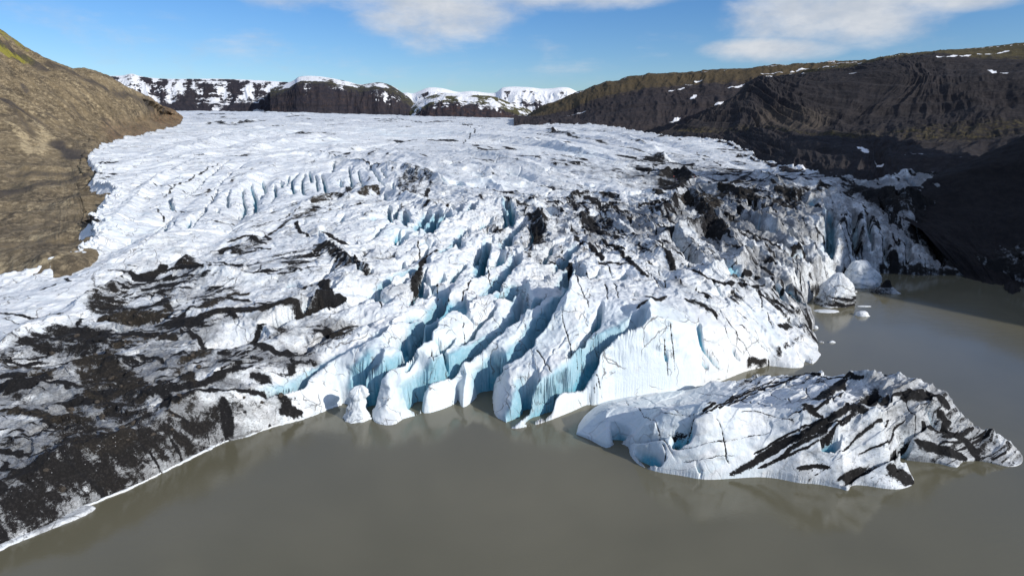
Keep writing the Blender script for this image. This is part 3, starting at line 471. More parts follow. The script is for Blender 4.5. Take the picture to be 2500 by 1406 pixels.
DPOLY = [ # (strength, brown, pts)
 (1.0, 0.15, [(0, 1312), (0, 1225), (100, 1180), (250, 1118), (400, 1050), (530, 1004), (548, 1060), (430, 1122), (330, 1172), (230, 1208), (190, 1236), (60, 1300)]), (1.25, .1, [(0, 1300), (0, 1180), (60, 1150), (200, 1130), (300, 1110), (330, 1150), (220, 1190), (180, 1240), (60, 1290)]),
 (1, 0.3, [(200, 765), (225, 738), (260, 718), (300, 718), (322, 712), (318, 750), (290, 767), (240, 776)]), (1, 0.2, [(370, 680), (395, 695), (420, 720), (440, 760), (400, 756), (380, 730)]),
 (1, 0.1, [(0, 872), (60, 836), (130, 813), (210, 802), (270, 816), (290, 830), (240, 856), (160, 862), (60, 868), (0, 880)]), (0.95, 1, [(250, 862), (280, 830), (320, 805), (360, 815), (420, 835), (380, 846), (330, 852), (290, 866)]),
 (1, 0.1, [(140, 985), (190, 960), (215, 968), (262, 985), (244, 1006), (216, 1022), (160, 1002)]), (1, 0.2, [(8, 972), (30, 948), (55, 965), (76, 992), (40, 986)]),
 (1, 0.35, [(100, 1062), (160, 1012), (210, 1012), (260, 1040), (300, 1060), (340, 1080), (380, 1085), (420, 1066), (450, 1010), (490, 1002), (470, 1040), (430, 1082), (380, 1112), (330, 1132), (280, 1152), (230, 1170), (200, 1152), (150, 1130), (110, 1100)]),
 (1, 0.1, [(60, 1165), (90, 1145), (150, 1160), (200, 1168), (195, 1230), (100, 1262), (60, 1275), (0, 1292), (0, 1272), (70, 1232), (65, 1190)]), (0.9, 0.1, [(0, 1080), (40, 1075), (50, 1110), (30, 1120), (0, 1100)]),
 (1, 1, [(410, 1000), (462, 1000), (450, 1030), (420, 1052), (380, 1082), (360, 1076), (400, 1040)]), (1, 0.2, [(555, 1000), (575, 992), (600, 1010), (620, 1000), (672, 988), (640, 1010), (600, 1016), (566, 1030), (562, 1060), (582, 1074), (555, 1078)]),
 (1, 0, [(675, 976), (726, 976), (720, 1000), (690, 1010), (680, 1000)]), (0.95, 0.9, [(465, 862), (530, 846), (540, 868), (500, 888), (460, 900), (455, 930), (420, 920), (430, 890)]), (1, 0, [(520, 878), (560, 858), (582, 860), (576, 868), (540, 876)]),
 (1, 0, [(625, 906), (670, 890), (682, 880), (662, 905), (640, 911)]), (1, 0.3, [(655, 800), (700, 795), (716, 800), (700, 820), (668, 826)]), (1, 0.5, [(752, 838), (790, 815), (830, 800), (902, 778), (880, 800), (840, 826), (800, 842), (778, 852)]), (1, 0.6, [(728, 781), (760, 765), (792, 754), (780, 770), (750, 783)]),
 (1, 0, [(808, 650), (840, 647), (872, 660), (830, 666)]), (1, 0.4, [(795, 600), (822, 590), (816, 608)]), (0.9, 0, [(420, 792), (450, 775), (472, 795), (440, 802)]), (0.75, 0, [(970, 440), (985, 405), (1010, 412), (1060, 425), (1075, 440), (1050, 450), (1020, 458), (1035, 472), (1000, 480), (968, 470)]),
 (1, 0.6, [(1600, 522), (1660, 490), (1700, 480), (1762, 485), (1772, 510), (1740, 532), (1700, 520), (1640, 527)]), (1, 0.3, [(1740, 470), (1790, 472), (1850, 490), (1880, 484), (1920, 490), (1966, 500), (1950, 522), (1900, 522), (1870, 500), (1800, 496), (1750, 490)]),
 (1, 0.15, [(2080, 482), (2130, 472), (2250, 490), (2400, 560), (2600, 640), (2600, 700), (2400, 680), (2300, 655), (2260, 620), (2262, 575), (2215, 545), (2160, 535), (2110, 515)]), (0.85, 0, [(1765, 722), (1790, 696), (1815, 715), (1812, 748), (1790, 746)]),
 (1, 0.1, [(1908, 772), (1960, 755), (1966, 770), (1920, 786)]), (1, 0.1, [(1880, 882), (1896, 850), (1960, 818), (1968, 826), (1930, 860), (1900, 886)]), (0.8, 0.1, [(430, 1110), (420, 1070), (470, 1060), (480, 1100)]),
 (1, 0, [(1440, 560), (1470, 545), (1500, 560), (1490, 590), (1460, 590)]), (1, 0.1, [(1600, 440), (1660, 432), (1690, 450), (1660, 466), (1610, 462)]), (0.8, 0, [(1990, 690), (2060, 700), (2070, 742), (2000, 740)]),
]
CRACK = [[(1370, 784), (1386, 830), (1420, 890)], [(1633, 790), (1638, 840), (1646, 900), (1644, 942)], [(1620, 836), (1626, 900), (1628, 932)], [(1446, 898), (1458, 940), (1462, 980)], [(1462, 932), (1438, 976)], [(1302, 978), (1282, 1016)], [(1746, 770), (1770, 810), (1788, 842)], [(1768, 776), (1800, 816), (1832, 870), (1834, 892)],
 [(1804, 798), (1860, 848), (1880, 866)], [(1870, 764), (1882, 806)], [(1798, 760), (1828, 792)], [(1852, 708), (1860, 754)], [(1880, 720), (1940, 762)], [(1420, 658), (1440, 696)], [(1476, 640), (1496, 672)], [(1578, 658), (1614, 706)], [(1610, 652), (1628, 706)], [(1646, 668), (1658, 700)], [(1394, 708), (1422, 732), (1434, 760)],
 [(1474, 702), (1486, 738)], [(1498, 696), (1514, 734)], [(1020, 590), (1024, 616)], [(1066, 676), (1070, 724)], [(1188, 662), (1206, 704)], [(1094, 720), (1100, 760)], [(1154, 690), (1128, 726)], [(926, 710), (930, 760)], [(1044, 638), (970, 702), (928, 724)], [(1032, 674), (994, 734)], [(1060, 850), (1058, 870), (1068, 895)],
 [(320, 455), (400, 470), (480, 478), (560, 495)], [(540, 400), (490, 430), (430, 470), (380, 500)], [(640, 545), (560, 545), (480, 545)], [(410, 500), (470, 530)], [(380, 510), (430, 548)], [(1250, 690), (1200, 680), (1120, 660)], [(1000, 806), (1120, 812), (1200, 810)], [(850, 884), (960, 880), (1020, 856)], [(600, 560), (680, 540), (740, 520)],
 [(100, 820), (60, 790), (0, 778)], [(640, 650), (620, 684)], [(450, 980), (520, 940), (560, 910)], [(1118, 300), (1160, 320), (1130, 355), (1150, 365)], [(1600, 380), (1700, 392), (1780, 415)], [(1470, 380), (1560, 400), (1650, 412)], [(1130, 790), (1138, 812)], [(1312, 860), (1330, 890), (1346, 912)]]
DIRT = [(300, 300, .14), (600, 330, .12), (1000, 330, .05), (1400, 380, .06), (1700, 370, .15), (1900, 410, .25), (300, 420, .18), (430, 400, .2), (300, 550, .1), (100, 700, .16), (600, 450, .1), (900, 450, .08), (1200, 450, .1), (1500, 470, .2), (1000, 560, .1), (1150, 650, .04), (1300, 800, .0), (1100, 900, .0), (1500, 900, .0), (1650, 850, .02), (1850, 800, .06),
 (1750, 700, .25), (1500, 650, .15), (1450, 590, .6), (1600, 550, .75), (1750, 560, .82), (1900, 560, .85), (1950, 640, .6), (2030, 650, .5), (2100, 590, .55), (2150, 630, .62), (2230, 560, .85), (2400, 640, 1.1), (1850, 640, .7), (1950, 470, .6), (500, 620, .28), (650, 600, .28), (750, 680, .35), (400, 730, .4), (600, 720, .25), (300, 820, .72), (600, 800, .35), (700, 880, .72), (800, 800, .6), (400, 900, .78), (200, 920, .75),
 (100, 1000, .8), (300, 1080, .92), (450, 1060, .9), (550, 950, .75), (550, 1050, .72), (640, 1020, .5), (700, 950, .25), (830, 930, .02), (100, 1200, .95), (30, 1150, .9), (830, 680, .25), (900, 720, .18), (1000, 450, .35), (1750, 440, .6), (1650, 450, .7), (1850, 440, .5), (1300, 560, .42), (1400, 520, .4), (1330, 590, .4), (100, 790, .12), (100, 1290, .35), (1000, 900, 0.0), (930, 850, 0.0), (850, 870, .05)]
# orientation of the relief (heading in degrees clockwise from +Y), by photo position
ORI = [(1100, 900, 32), (1300, 800, 34), (1000, 700, 40), (1250, 620, 25), (850, 620, 60), (600, 700, 75), (300, 800, 85), (100, 1000, 80), (400, 1000, 70), (600, 900, 55), (100, 700, 70), (300, 500, 50), (700, 450, 20), (900, 440, 0), (1200, 430, -65), (1500, 420, -60), (1800, 430, -50), (1600, 600, -35), (1750, 640, -30), (1900, 600, -40), (2050, 600, -5), (1700, 800, -25), (1850, 800, -35), (1500, 850, 35), (700, 320, 60), (1200, 330, 80), (1500, 350, -70), (2200, 600, -10), (1450, 700, 15)]
ROUGH = [(300, 330, 1.1), (700, 320, .9), (1200, 330, .8), (1500, 350, .9), (250, 500, 1.2), (400, 550, .7), (700, 450, .8), (1100, 430, 1.0), (1400, 430, .8), (100, 750, .5), (600, 650, .7), (300, 850, .9), (600, 850, .9), (200, 1050, 1.2), (500, 1030, 1.1), (1000, 700, 1.2), (1100, 850, .7), (1300, 800, .7), (1500, 850, .6), (1200, 560, 1.7), (1200, 650, 1.3), (1400, 600, 1.6), (1450, 720, .9), (1700, 560, 1.8), (1900, 560, 2.0), (2000, 640, 2.0), (2200, 600, 2.2), (1800, 750, 1.0), (1700, 430, 1.5), (1900, 430, 1.0), (2400, 620, 2.0), (1700, 850, .5)]

def idw(world, vals, X, Y, p=2.2):
    P = polar(world[:, 0], world[:, 1]); Q = polar(X, Y); num = np.zeros(len(X)); den = np.zeros(len(X))
    for j in range(len(P)):
        w = 1 / ((((Q[:, 0] - P[j, 0]) ** 2 + (Q[:, 1] - P[j, 1]) ** 2) + 1e-4) ** (p / 2 + .4)); num += w * vals[j]; den += w
    return num / den

def facets(x, y, cell, seed, th=0.5, st=2.0):
    """broken piecewise-planar offset: each irregular cell has its own height and tilt"""
    c, s_ = math.cos(th), math.sin(th); u = (x * c - y * s_) / cell; v = (x * s_ + y * c) / (cell * st)
    fu = np.floor(u).astype(np.int64); fv = np.floor(v).astype(np.int64); z = np.zeros(1, np.int64); best = np.full(len(x), 1e9, np.float32); out = np.zeros(len(x), np.float32)
    for a in (-1, 0, 1):
        for b in (-1, 0, 1):
            i = fu + a; j = fv + b; pu = i + .5 + .45 * _h(i, j, z, seed); pv = j + .5 + .45 * _h(i, j, z, seed + 1); du = (u - pu); dv = (v - pv); d = du * du + dv * dv; m = d < best
            val = .55 * _h(i, j, z, seed + 2) + 1.1 * du * _h(i, j, z, seed + 3) + 1.1 * dv * _h(i, j, z, seed + 4)
            out = np.where(m, val, out); best = np.where(m, d, best)
    return out

def apply_features(X, Y, Z, sd, F, ori, rough, dirt, crev_jit=1.0, fold=1.0, fac=0.9):
    """relief + masks for an ice surface. F: dict of projected features"""
    n = len(X); Zb0 = np.maximum(Z, -1.0); dep = np.zeros(n); blue = np.zeros(n); deb = np.zeros(n); brown = np.zeros(n); dirt = dirt.copy()
    # wiggle coordinates so that traced lines get natural edges
    wx = X + 0.9 * fbm(X / 7, Y / 7, 3, 3) + 0.18 * fbm(X / 1.6, Y / 1.6, 5, 2); wy = Y + Zb0 + 0.9 * fbm(X / 7, Y / 7, 11, 3) + 0.18 * fbm(X / 1.6, Y / 1.6, 15, 2)
    # anisotropic relief, ridges along local heading
    if ori is not None:
        A = np.zeros(n); Wt = np.zeros(n)
        for k in range(6):
            th = math.radians(k * 30); df = ori - th
            w = np.clip(np.cos(df), -1, 1) ** 2; w = w ** 6
            m = w > 0.02; u = X[m] * math.cos(th) - Y[m] * math.sin(th); v = X[m] * math.sin(th) + Y[m] * math.cos(th)
            r = 0.55 * (fbm(u / 9.0, v / 34.0, 31 + k, 4, 0.5, True)) + 0.45 * fbm(u / 26.0, v / 60.0, 61 + k, 3, 0.5)
            A[m] += w[m] * r; Wt[m] += w[m]
        A /= np.maximum(Wt, 1e-3)
        fade = sstep(0, 9, sd)
        far = 1 + 0.9 * sstep(260, 420, np.hypot(X, Y)) + sstep(500, 1500, np.hypot(X, Y)) * 0.8
        Z = Z + A * 2.0 * rough * fold * (0.35 + 0.65 * fade) * far
        Fb = np.zeros(n); Sf = np.zeros(n); Ln = np.zeros(n); Cv = np.zeros(n); Sk = np.zeros(n); Wt = np.zeros(n); rr_ = np.hypot(X, Y); sc_ = np.maximum(1.0, rr_ / 260) 
        for k in range(6):
            th = math.radians(k * 30); df = ori - th
            w = (np.cos(df) ** 2) ** 6; m = w > 0.02; u = (X[m] * math.cos(th) - Y[m] * math.sin(th)) / sc_[m] ** .5; v = (X[m] * math.sin(th) + Y[m] * math.cos(th)) / sc_[m] ** .5
            r = 0.6 * fbm(u / 2.6, v / 15.0, 131 + k, 4, 0.6) + 0.55 * fbm(u / 9, v / 40.0, 161 + k, 3, 0.5)
            Sk[m] += w[m] * r; Wt[m] += w[m]
            Fb[m] += w[m] * fbm((X[m] * math.cos(th) - Y[m] * math.sin(th)) / 38, (X[m] * math.sin(th) + Y[m] * math.cos(th)) / 130, 251 + k, 3, .5, True)
            Sf[m] += w[m] * fbm(u / 1.3, v / 6.5, 191 + k, 3, .6)
            uu_ = u + 1.6 * vn(u / 9, v / 12, 205 + k); Ln[m] += w[m] * np.maximum(1 - np.abs(vn(uu_ / 2.6, v / 17, 211 + k)) * 3.2, 1 - np.abs(vn(uu_ / 5.5, v / 34, 221 + k)) * 4.5)
            Cv[m] += w[m] * (1 - np.abs(vn(uu_ / 8.0, v / 17, 231 + k)) * 2) * (vn(u / 24, v / 24, 241 + k) > -.15)
        Wt = np.maximum(Wt, 1e-3); Z = Z + 4.2 * (Fb / Wt) * sstep(270, 450, rr_) * (.5 + .5 * sstep(.3, 1, rough)); Sk /= Wt; Sf /= Wt; Ln /= Wt; Cv /= Wt
        q = sstep(.60, .90, Cv) * sstep(.45, .9, rough) * sstep(2, 12, sd); q = q * (1 - .8 * sstep(380, 620, rr_)); cdep = q * (1.6 + 1.6 * rough) * (1 + .8 * sstep(250, 450, rr_)); Z = Z - cdep; blue = np.maximum(blue, q * .75)
        dirt = dirt + Sk * (0.10 + 1.1 * dirt) + 0.22 * sstep(.15, .45, Sk) * sstep(250, 450, rr_)
        deb = deb + 0.80 * sstep(.16, .36, Sk * (.5 + 1.0 * dirt)) * sstep(.22, .5, dirt)
        deb = np.maximum(deb, (.35 + .65 * sstep(.2, .6, dirt)) * sstep(.48, .9, Ln) * sstep(.12, .40, dirt) * .95)
        dirt = dirt + 0.12 * np.clip(-A - 0.1, 0, 1) * (dirt > 0.12)
    Z = Z + rough * (1 - .75 * sstep(230, 480, np.hypot(X, Y))) * (0.45 * fbm(X / 4.0, Y / 4.0, 91, 3, .5, True) + 0.16 * fbm(X / 1.1, Y / 1.1, 95, 2)) * (0.4 + 0.6 * sstep(0, 4, sd))
    nr_ = (1 - sstep(330, 600, np.hypot(X, Y))) * sstep(0, 5, sd); wxx = X + 1.2 * fbm(X / 5, Y / 5, 801, 3); wyy = Y + Zb0 + 1.2 * fbm(X / 5, Y / 5, 811, 3)
    Z = Z + nr_ * fac * (1.0 if ori is None else .45 + .55 * sstep(.08, .35, dirt)) * (0.75 * facets(wxx, wyy, 5.0, 821) + 0.32 * facets(wxx, wyy, 1.9, 831, .4, 1.6)) * np.clip(rough, .3, 1.8)
    # knobbly seracs where the ice is badly broken
    kn = sstep(1.2, 1.8, rough); Z = Z + kn * 1.0 * np.abs(fbm(X / 8, Y / 11, 77, 3)) * 1.6
    for w, h, p in F.get('ridge', []):
        i, d, t, s = seg_field(p, wx, wy, w * 2.5)
        if len(i): 
            end = np.minimum(1, np.minimum(t, 1 - t) * 5 + 0.35)
            Z[i] += h * end * (1 - np.tanh(1.3 * d / w)) 
    dc = np.full(n, 99.0)
    for w, h, b, p in F.get('trough', []):
        i, d, t, s = seg_field(p, wx, wy, w * 2)
        if len(i):
            e = np.sin(np.clip(t, 0, 1) * PI) ** 0.5; q = e * np.exp(-(d / w) ** 2 * 1.6); Z[i] -= h * q; blue[i] = np.maximum(blue[i], b * q)
    carve = np.zeros(n)
    for w, h, b, p in F.get('crev', []):
        w = w * crev_jit * (1.12 if h >= 5 else 1.0)
        i, d, t, s = seg_field(p, wx, wy, 14)
        if not len(i): continue
        e = np.clip(np.minimum(t * 1.15 + 0.06, (1 - t) * 1.0 + 0.02) * 5, 0, 1) ** 0.6
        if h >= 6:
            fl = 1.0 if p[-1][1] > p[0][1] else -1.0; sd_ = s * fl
            dd_ = np.maximum(d - w, 0); Z[i] += e * np.where(sd_ < 0, 0.26 * h * np.exp(-dd_ / 4.5), -0.26 * h * np.exp(-dd_ / 5.0)) * sstep(0, 14, sd[i]); blue[i] = np.maximum(blue[i], b * e * np.where(sd_ < 0, 0, .66 * np.exp(-(dd_ / 1.7) ** 2)))  # far flank tinted blue: shade below the crest painted into the ice colour
        ww = w * (0.25 + 0.75 * e) * (1 + 0.25 * vn(X[i] / 3, Y[i] / 3, 7))
        q = np.clip((ww * 1.25 - d) / (ww * 0.85), 0, 1); q = q * q * (3 - 2 * q)
        carve[i] = np.maximum(carve[i], 1.15 * h * q * e)
        qb = sstep(0.12, 0.8, q)
        blue[i] = np.maximum(blue[i], b * qb * e)
        dc[i] = np.minimum(dc[i], d + 8 * (1 - e))
    # rounded fins between crevasses
    Z = Z + np.where(dc < 14, 0.16 * np.minimum(dc, 8) + 0.8 * (1 - np.exp(-dc / 2.0)) - 2.08, 0.0) * sstep(0, 9, sd)
    Z = Z - np.minimum(carve, np.maximum(Z + 1.5, 0.0))
    for w, st, br, p in F.get('deb', []):
        i, d, t, s = seg_field(p, wx, wy, w * 2)
        if len(i):
            st = st * (0.86 if w > 1.5 and ori is not None else 1.0); e = np.clip(np.minimum(t, 1 - t) * 6 + 0.45, 0, 1); q = st * (1 - sstep(0.3, 1.9, d / (w * e))); q = q * (1 if ori is None or w < 1.5 else (.55 + .45 * sstep(-.35, .15, Sf[i]))); m = q > deb[i]
            deb[i] = np.maximum(deb[i], q); brown[i[m]] = br
    for st, br, p in F.get('dpoly', []):
        st = st * 0.74
        lo = p.min(0) - 4; hi = p.max(0) + 4; i = np.nonzero((wx > lo[0]) & (wx < hi[0]) & (wy > lo[1]) & (wy < hi[1]))[0]
        if not len(i): continue
        ins = inside(p, wx[i], wy[i]); j, d, _, _ = seg_field(np.vstack([p, p[:1]]), wx[i], wy[i], 3.0); dd = np.full(len(i), 3.0); dd[j] = d
        sg = np.where(ins, dd, -dd); q = st * (0.25 + 0.75 * sstep(-0.5, 2.6, sg)) * sstep(-2.6, -0.2, sg); q = q * (1 if ori is None else (.45 + .55 * sstep(-.35, .15, Sf[i]))); m = q > deb[i]; deb[i] = np.maximum(deb[i], q); brown[i[m]] = br
    for p in F.get('crack', []):
        i, d, t, s = seg_field(p, wx, wy, 1.5)
        if len(i):
            r = np.hypot(X[i], Y[i]); ww = (0.22 if ori is not None else 0.13) * np.maximum(1, r / 170); q = np.clip(1.6 - d / ww, 0, 1) * np.clip(np.minimum(t, 1 - t) * 8 + .3, 0, 1)
            deb[i] = np.maximum(deb[i], 0.72 * q); Z[i] -= 0.35 * q
    dirt = dirt * (1 - .9 * np.clip(blue, 0, 1)); deb = deb * (1 - .6 * sstep(.3, .8, blue))
    Z = Z + 0.25 * deb * sstep(1, 4, sd)
    return Z, np.stack([np.clip(deb, 0, 1), np.clip(blue, 0, 1), np.clip(dirt, 0, 1), brown], 1)

def build_glacier():
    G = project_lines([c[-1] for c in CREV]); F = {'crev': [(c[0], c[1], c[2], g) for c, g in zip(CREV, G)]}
    G = project_lines([c[-1] for c in TROUGH]); F['trough'] = [(c[0], c[1], c[2], g) for c, g in zip(TROUGH, G)]
    G = project_lines([c[-1] for c in RIDGE]); F['ridge'] = [(c[0], c[1], g) for c, g in zip(RIDGE, G)]
    G = project_lines([c[-1] for c in DEB]); F['deb'] = [(c[0], c[1], c[2], g) for c, g in zip(DEB, G)]
    G = project_lines([c[-1] for c in DPOLY], n=2); F['dpoly'] = [(c[0], c[1], g) for c, g in zip(DPOLY, G)]
    F['crack'] = project_lines(CRACK)
    r = [96.0]
    while r[-1] < 2750:
        q = r[-1]; r.append(q + 0.30 * (1 if q < 290 else (q / 290) ** 1.75))
    r = np.array(r); nc = 1350; th = np.linspace(math.radians(-47), math.radians(45), nc)
    R, T = np.meshgrid(r, th, indexing='ij'); X = (R * np.sin(T)).ravel(); Y = (R * np.cos(T)).ravel()
    Zb, sd = g_base(X, Y)
    ins = sd > 0
    dm = np.full(len(X), 40.0)
    for ml in (ml_w, mr_w):
        i, d, _, _ = seg_field(ml, X, Y, 40); dm[i] = np.minimum(dm[i], d)
    keep = ins | (dm < 12) | ((sd > -2.0) & (sd < 0))
    def vals(L): return project([q[:2] for q in L]), np.array([q[2] for q in L], float)
    dw, dv = vals(DIRT); dirt = idw(dw, dv, X, Y)
    rw, rv = vals(ROUGH); rough = idw(rw, rv, X, Y)
    ow, ov = vals(ORI); a = np.radians(ov); c2 = idw(ow, np.cos(2 * a), X, Y); s2 = idw(ow, np.sin(2 * a), X, Y); ori = 0.5 * np.arctan2(s2, c2)
    out = (~ins) & (dm < 12)
    Zt = g_tps(polar(X[out], Y[out])); Zb[out] = Zt - dm[out] * 0.9
    sdr = np.where(out, 5.0, np.maximum(sd, 0))
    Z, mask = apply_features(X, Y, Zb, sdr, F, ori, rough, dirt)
    # broken blocky margin
    mb = np.exp(-dm / 7.0) * ins; Z = Z + mb * (1.2 + 2.6 * np.abs(fbm(X / 3.2, Y / 3.2, 201, 2)))
    # clean wet lip at the water line
    
    Z = np.where((sd <= 0) & ~out, np.minimum(Z, -0.5 - 1.5 * np.clip(-sd, 0, 1)), Z)
    V = np.stack([X, Y, Z], 1)
    # pull steep faces about sideways a little so that walls are not perfectly ruled
    V[:, 0] += 0.5 * fbm(Z / 1.8 + X * .1, Y / 3, 301, 3) * sstep(0, 2, sdr); V[:, 1] += 0.9 * fbm(Z / 2.0, X / 3, 303, 3) * sstep(0, 2, sdr)
    q = grid_quads(len(r), nc, keep)
    V, q, at = compact(V, q, {'mask': mask})
    q = q[:, ::-1]
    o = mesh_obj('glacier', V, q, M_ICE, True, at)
    tag(o, kind='structure')
    return o
glacier = build_glacier()

def ice_foot():
    L = smooth_line(np.array([on_z(px, py, 0)[:2] for px, py in [(-60, 1373), (60, 1311), (190, 1246), (330, 1187), (430, 1137), (545, 1081), (600, 1067), (665, 1043), (740, 1023), (800, 999), (833, 987)]]), 40)
    t = np.gradient(L, axis=0); t /= np.linalg.norm(t, axis=1, keepdims=True); nrm = np.stack([t[:, 1], -t[:, 0]], 1); s_ = np.arange(len(L)) * .3
    L = L + nrm * (.25 * fbm(s_, s_ * 0, 601, 4))[:, None]; wd = (.10 + .55 * np.abs(fbm(s_ / 3, s_ * 0 + 3, 603, 3))) * (.25 + .75 * sstep(-.25, .1, fbm(s_ / 8, s_ * 0 + 5, 609, 2))); V = []
    for a, z in ((-1.4, .28), (-.4, .30), (.55, .26), (.95, .10), (1.0, -.5)): V.append(np.column_stack([L + nrm * (wd * a)[:, None], np.full(len(L), z) + .06 * fbm(s_ * 1.5, s_ * 0 + a, 605, 2)]))
    V = np.concatenate(V); mk = np.zeros((len(V), 4)); mk[:, 2] = .12
    tag(mesh_obj('ice_foot', V, grid_quads(5, len(L)), M_ICE, True, {'mask': mk}), kind='structure')
ice_foot()

# ------------------------------------------------------------------ lofted hills
def loft(name, rows, mat, nu, nv, amp=6, sc=60, seed=0, maskf=None, rill=0.0, back=None, kind='structure', rillf=None, paint=None, terr=0.0, gul=0.0, wc=False):
    """rows: list of lists of (px, py, distance); surface runs through them in 3-D"""
    R = []; same = len(set(len(r_) for r_ in rows)) == 1
    for row in rows:
        P = np.array([on_y(*q) for q in row]); s = np.array([q[0] for q in row], float); R.append((s, P))
    lo = max(s[0] for s, _ in R); hi = min(s[-1] for s, _ in R); U = np.linspace(0, 1, nu); C = []
    for s, P in R:
        pp = smooth_line(np.column_stack([s, P]), 6) if len(s) > 2 else np.column_stack([s, P])
        sx_ = pp[:, 0]; u = sx_[0] + U * (sx_[-1] - sx_[0])
        if same: sx_ = np.linspace(0, 1, len(pp)); u = U
        C.append(np.stack([np.interp(u, sx_, pp[:, k + 1]) for k in range(3)], 1))
    C = np.array(C); m = len(C); t = np.linspace(0, m - 1, nv); i = np.minimum(t.astype(int), m - 2); f = (t - i)[:, None, None]
    g = lambda k: C[np.clip(k, 0, m - 1)]
    a, b, c, d = g(i - 1), g(i), g(i + 1), g(i + 2)
    tg1 = 0.35 * (c - a); tg2 = 0.35 * (d - b)
    V = (2 * f ** 3 - 3 * f ** 2 + 1) * b + (f ** 3 - 2 * f ** 2 + f) * tg1 + (-2 * f ** 3 + 3 * f ** 2) * c + (f ** 3 - f ** 2) * tg2
    dx = np.gradient(V, axis=1); dy = np.gradient(V, axis=0); N = np.cross(dx, dy); N /= np.linalg.norm(N, axis=2, keepdims=True) + 1e-9
    N *= np.sign(N[..., 2:3] + 1e-9)
    X = V[..., 0].ravel(); Y = V[..., 1].ravel(); Zv = V[..., 2].ravel(); 
    la = np.zeros((nv, nu)); la[:, 1:] = np.cumsum(np.linalg.norm(np.diff(V, axis=1), axis=2), 1); lu = np.zeros((nv, nu)); lu[1:] = np.cumsum(np.linalg.norm(np.diff(V, axis=0), axis=2), 0)
    uu = np.repeat(U[None], nv, 0).ravel(); vv = np.repeat((t / (m - 1))[:, None], nu, 1).ravel()
    along = np.repeat(la[nv // 2][None], nv, 0).ravel(); up = lu.ravel()
    if wc: along = Y + .25 * X; up = X * 1.0 + Zv * .8
    h = fbm(along / sc, up / sc, seed, 6, 0.55) * amp
    if rill: rn_ = fbm(along / (sc * 0.35) + 0.25 * fbm(along / sc, up / sc, seed + 9, 2), up / (sc * 2.6), seed + 40, 5, 0.6, True); h = h + (rillf(vv) if rillf else 1.0) * rill * rn_
    if terr: ph = up / (sc * .55) + .5 * fbm(along / (sc * 3), up / sc, seed + 60, 3); fr = ph - np.floor(ph); h = h + terr * (fr - sstep(.55, .95, fr)) * (.4 + .6 * sstep(-.2, .3, fbm(along / (sc * 1.5), up / (sc * .7), seed + 61, 3)))
    edge = 1.0
    Vf = V.reshape(-1, 3) + N.reshape(-1, 3) * (h * edge)[:, None]
    mk = maskf(uu, vv, along, up, h) if maskf else np.zeros((len(X), 4))
    dk_ = np.zeros((len(X), 1)) if not rill else (gul * sstep(.0, -.5, rn_) * (rillf(vv) if rillf else 1.0))[:, None]; mk = np.hstack([mk, dk_])  # gullies darkened in the colour: painted shading over darker gravel
    if paint:
        rel = Vf - np.array([0, 0, CAM_H]); zc = rel[:, 1] * cp - rel[:, 2] * sp_; zc = np.maximum(zc, 1); qx = CX + F_PX * rel[:, 0] / zc; qy = CY - F_PX * (rel[:, 1] * sp_ + rel[:, 2] * cp) / zc
        for wd, ch, vl, ln in paint:
            P3 = np.array([Vf[np.argmin((qx - a_) ** 2 + (qy - b_) ** 2 + (zc / 60) ** 2 * .2)] for a_, b_ in ln])
            P3 = smooth_line(P3, 3); best = np.full(len(Vf), 1e9)
            for k in range(len(P3) - 1):
                dvec = P3[k + 1] - P3[k]; tt = np.clip(((Vf - P3[k]) @ dvec) / (dvec @ dvec + 1e-9), 0, 1); best = np.minimum(best, np.linalg.norm(Vf - P3[k] - tt[:, None] * dvec, axis=1))
            mk[:, ch] = np.maximum(mk[:, ch], vl * (1 - sstep(.2, 2.0, best / wd * (1 + .5 * fbm(along / 14, up / 14, 777, 3)))))
    o = mesh_obj(name, Vf, grid_quads(nv, nu), mat, True, {'mask': mk[:, :4], 'mask2': np.repeat(mk[:, 4:], 4, 1)}); tag(o, kind=kind); return o, Vf.reshape(nv, nu, 3)
def z2d(px, py, z): return on_z(px, py, z)[1]

M_LEFT = rock_material('brown_hillside', [(0.26, 0.205, 0.125), (0.095, 0.078, 0.056), (0.42, 0.34, 0.22), (0.50, 0.41, 0.26), (0.20, 0.10, 0.060)], grass=(0.27, 0.25, 0.05), scale=2.0, strata=.35)
def mask_left(u, v, a, p, h):
    n = fbm(a / 60, p / 40, 5, 4); ga = sstep(0.70, 0.80, v) * (1 - sstep(0.88, 0.95, v)) * (1 - sstep(0.28, 0.50, u)) * 0.9
    lowb = (1 - sstep(0.30, 0.36, v)); band = fbm(a / 220, p / 9, 8, 4)
    pale = 0.25 + 0.35 * n + lowb * (0.30 * band - 0.05)
    red = sstep(0.50, 0.95, u + .12 * fbm(a / 130, p / 90, 9, 4)) * 0.55 + 0.3 * sstep(0.88, 0.98, v + .05 * n)
    return np.stack([ga * .6, np.zeros_like(u), np.clip(pale, 0, 1), np.clip(red, 0, 1)], 1)
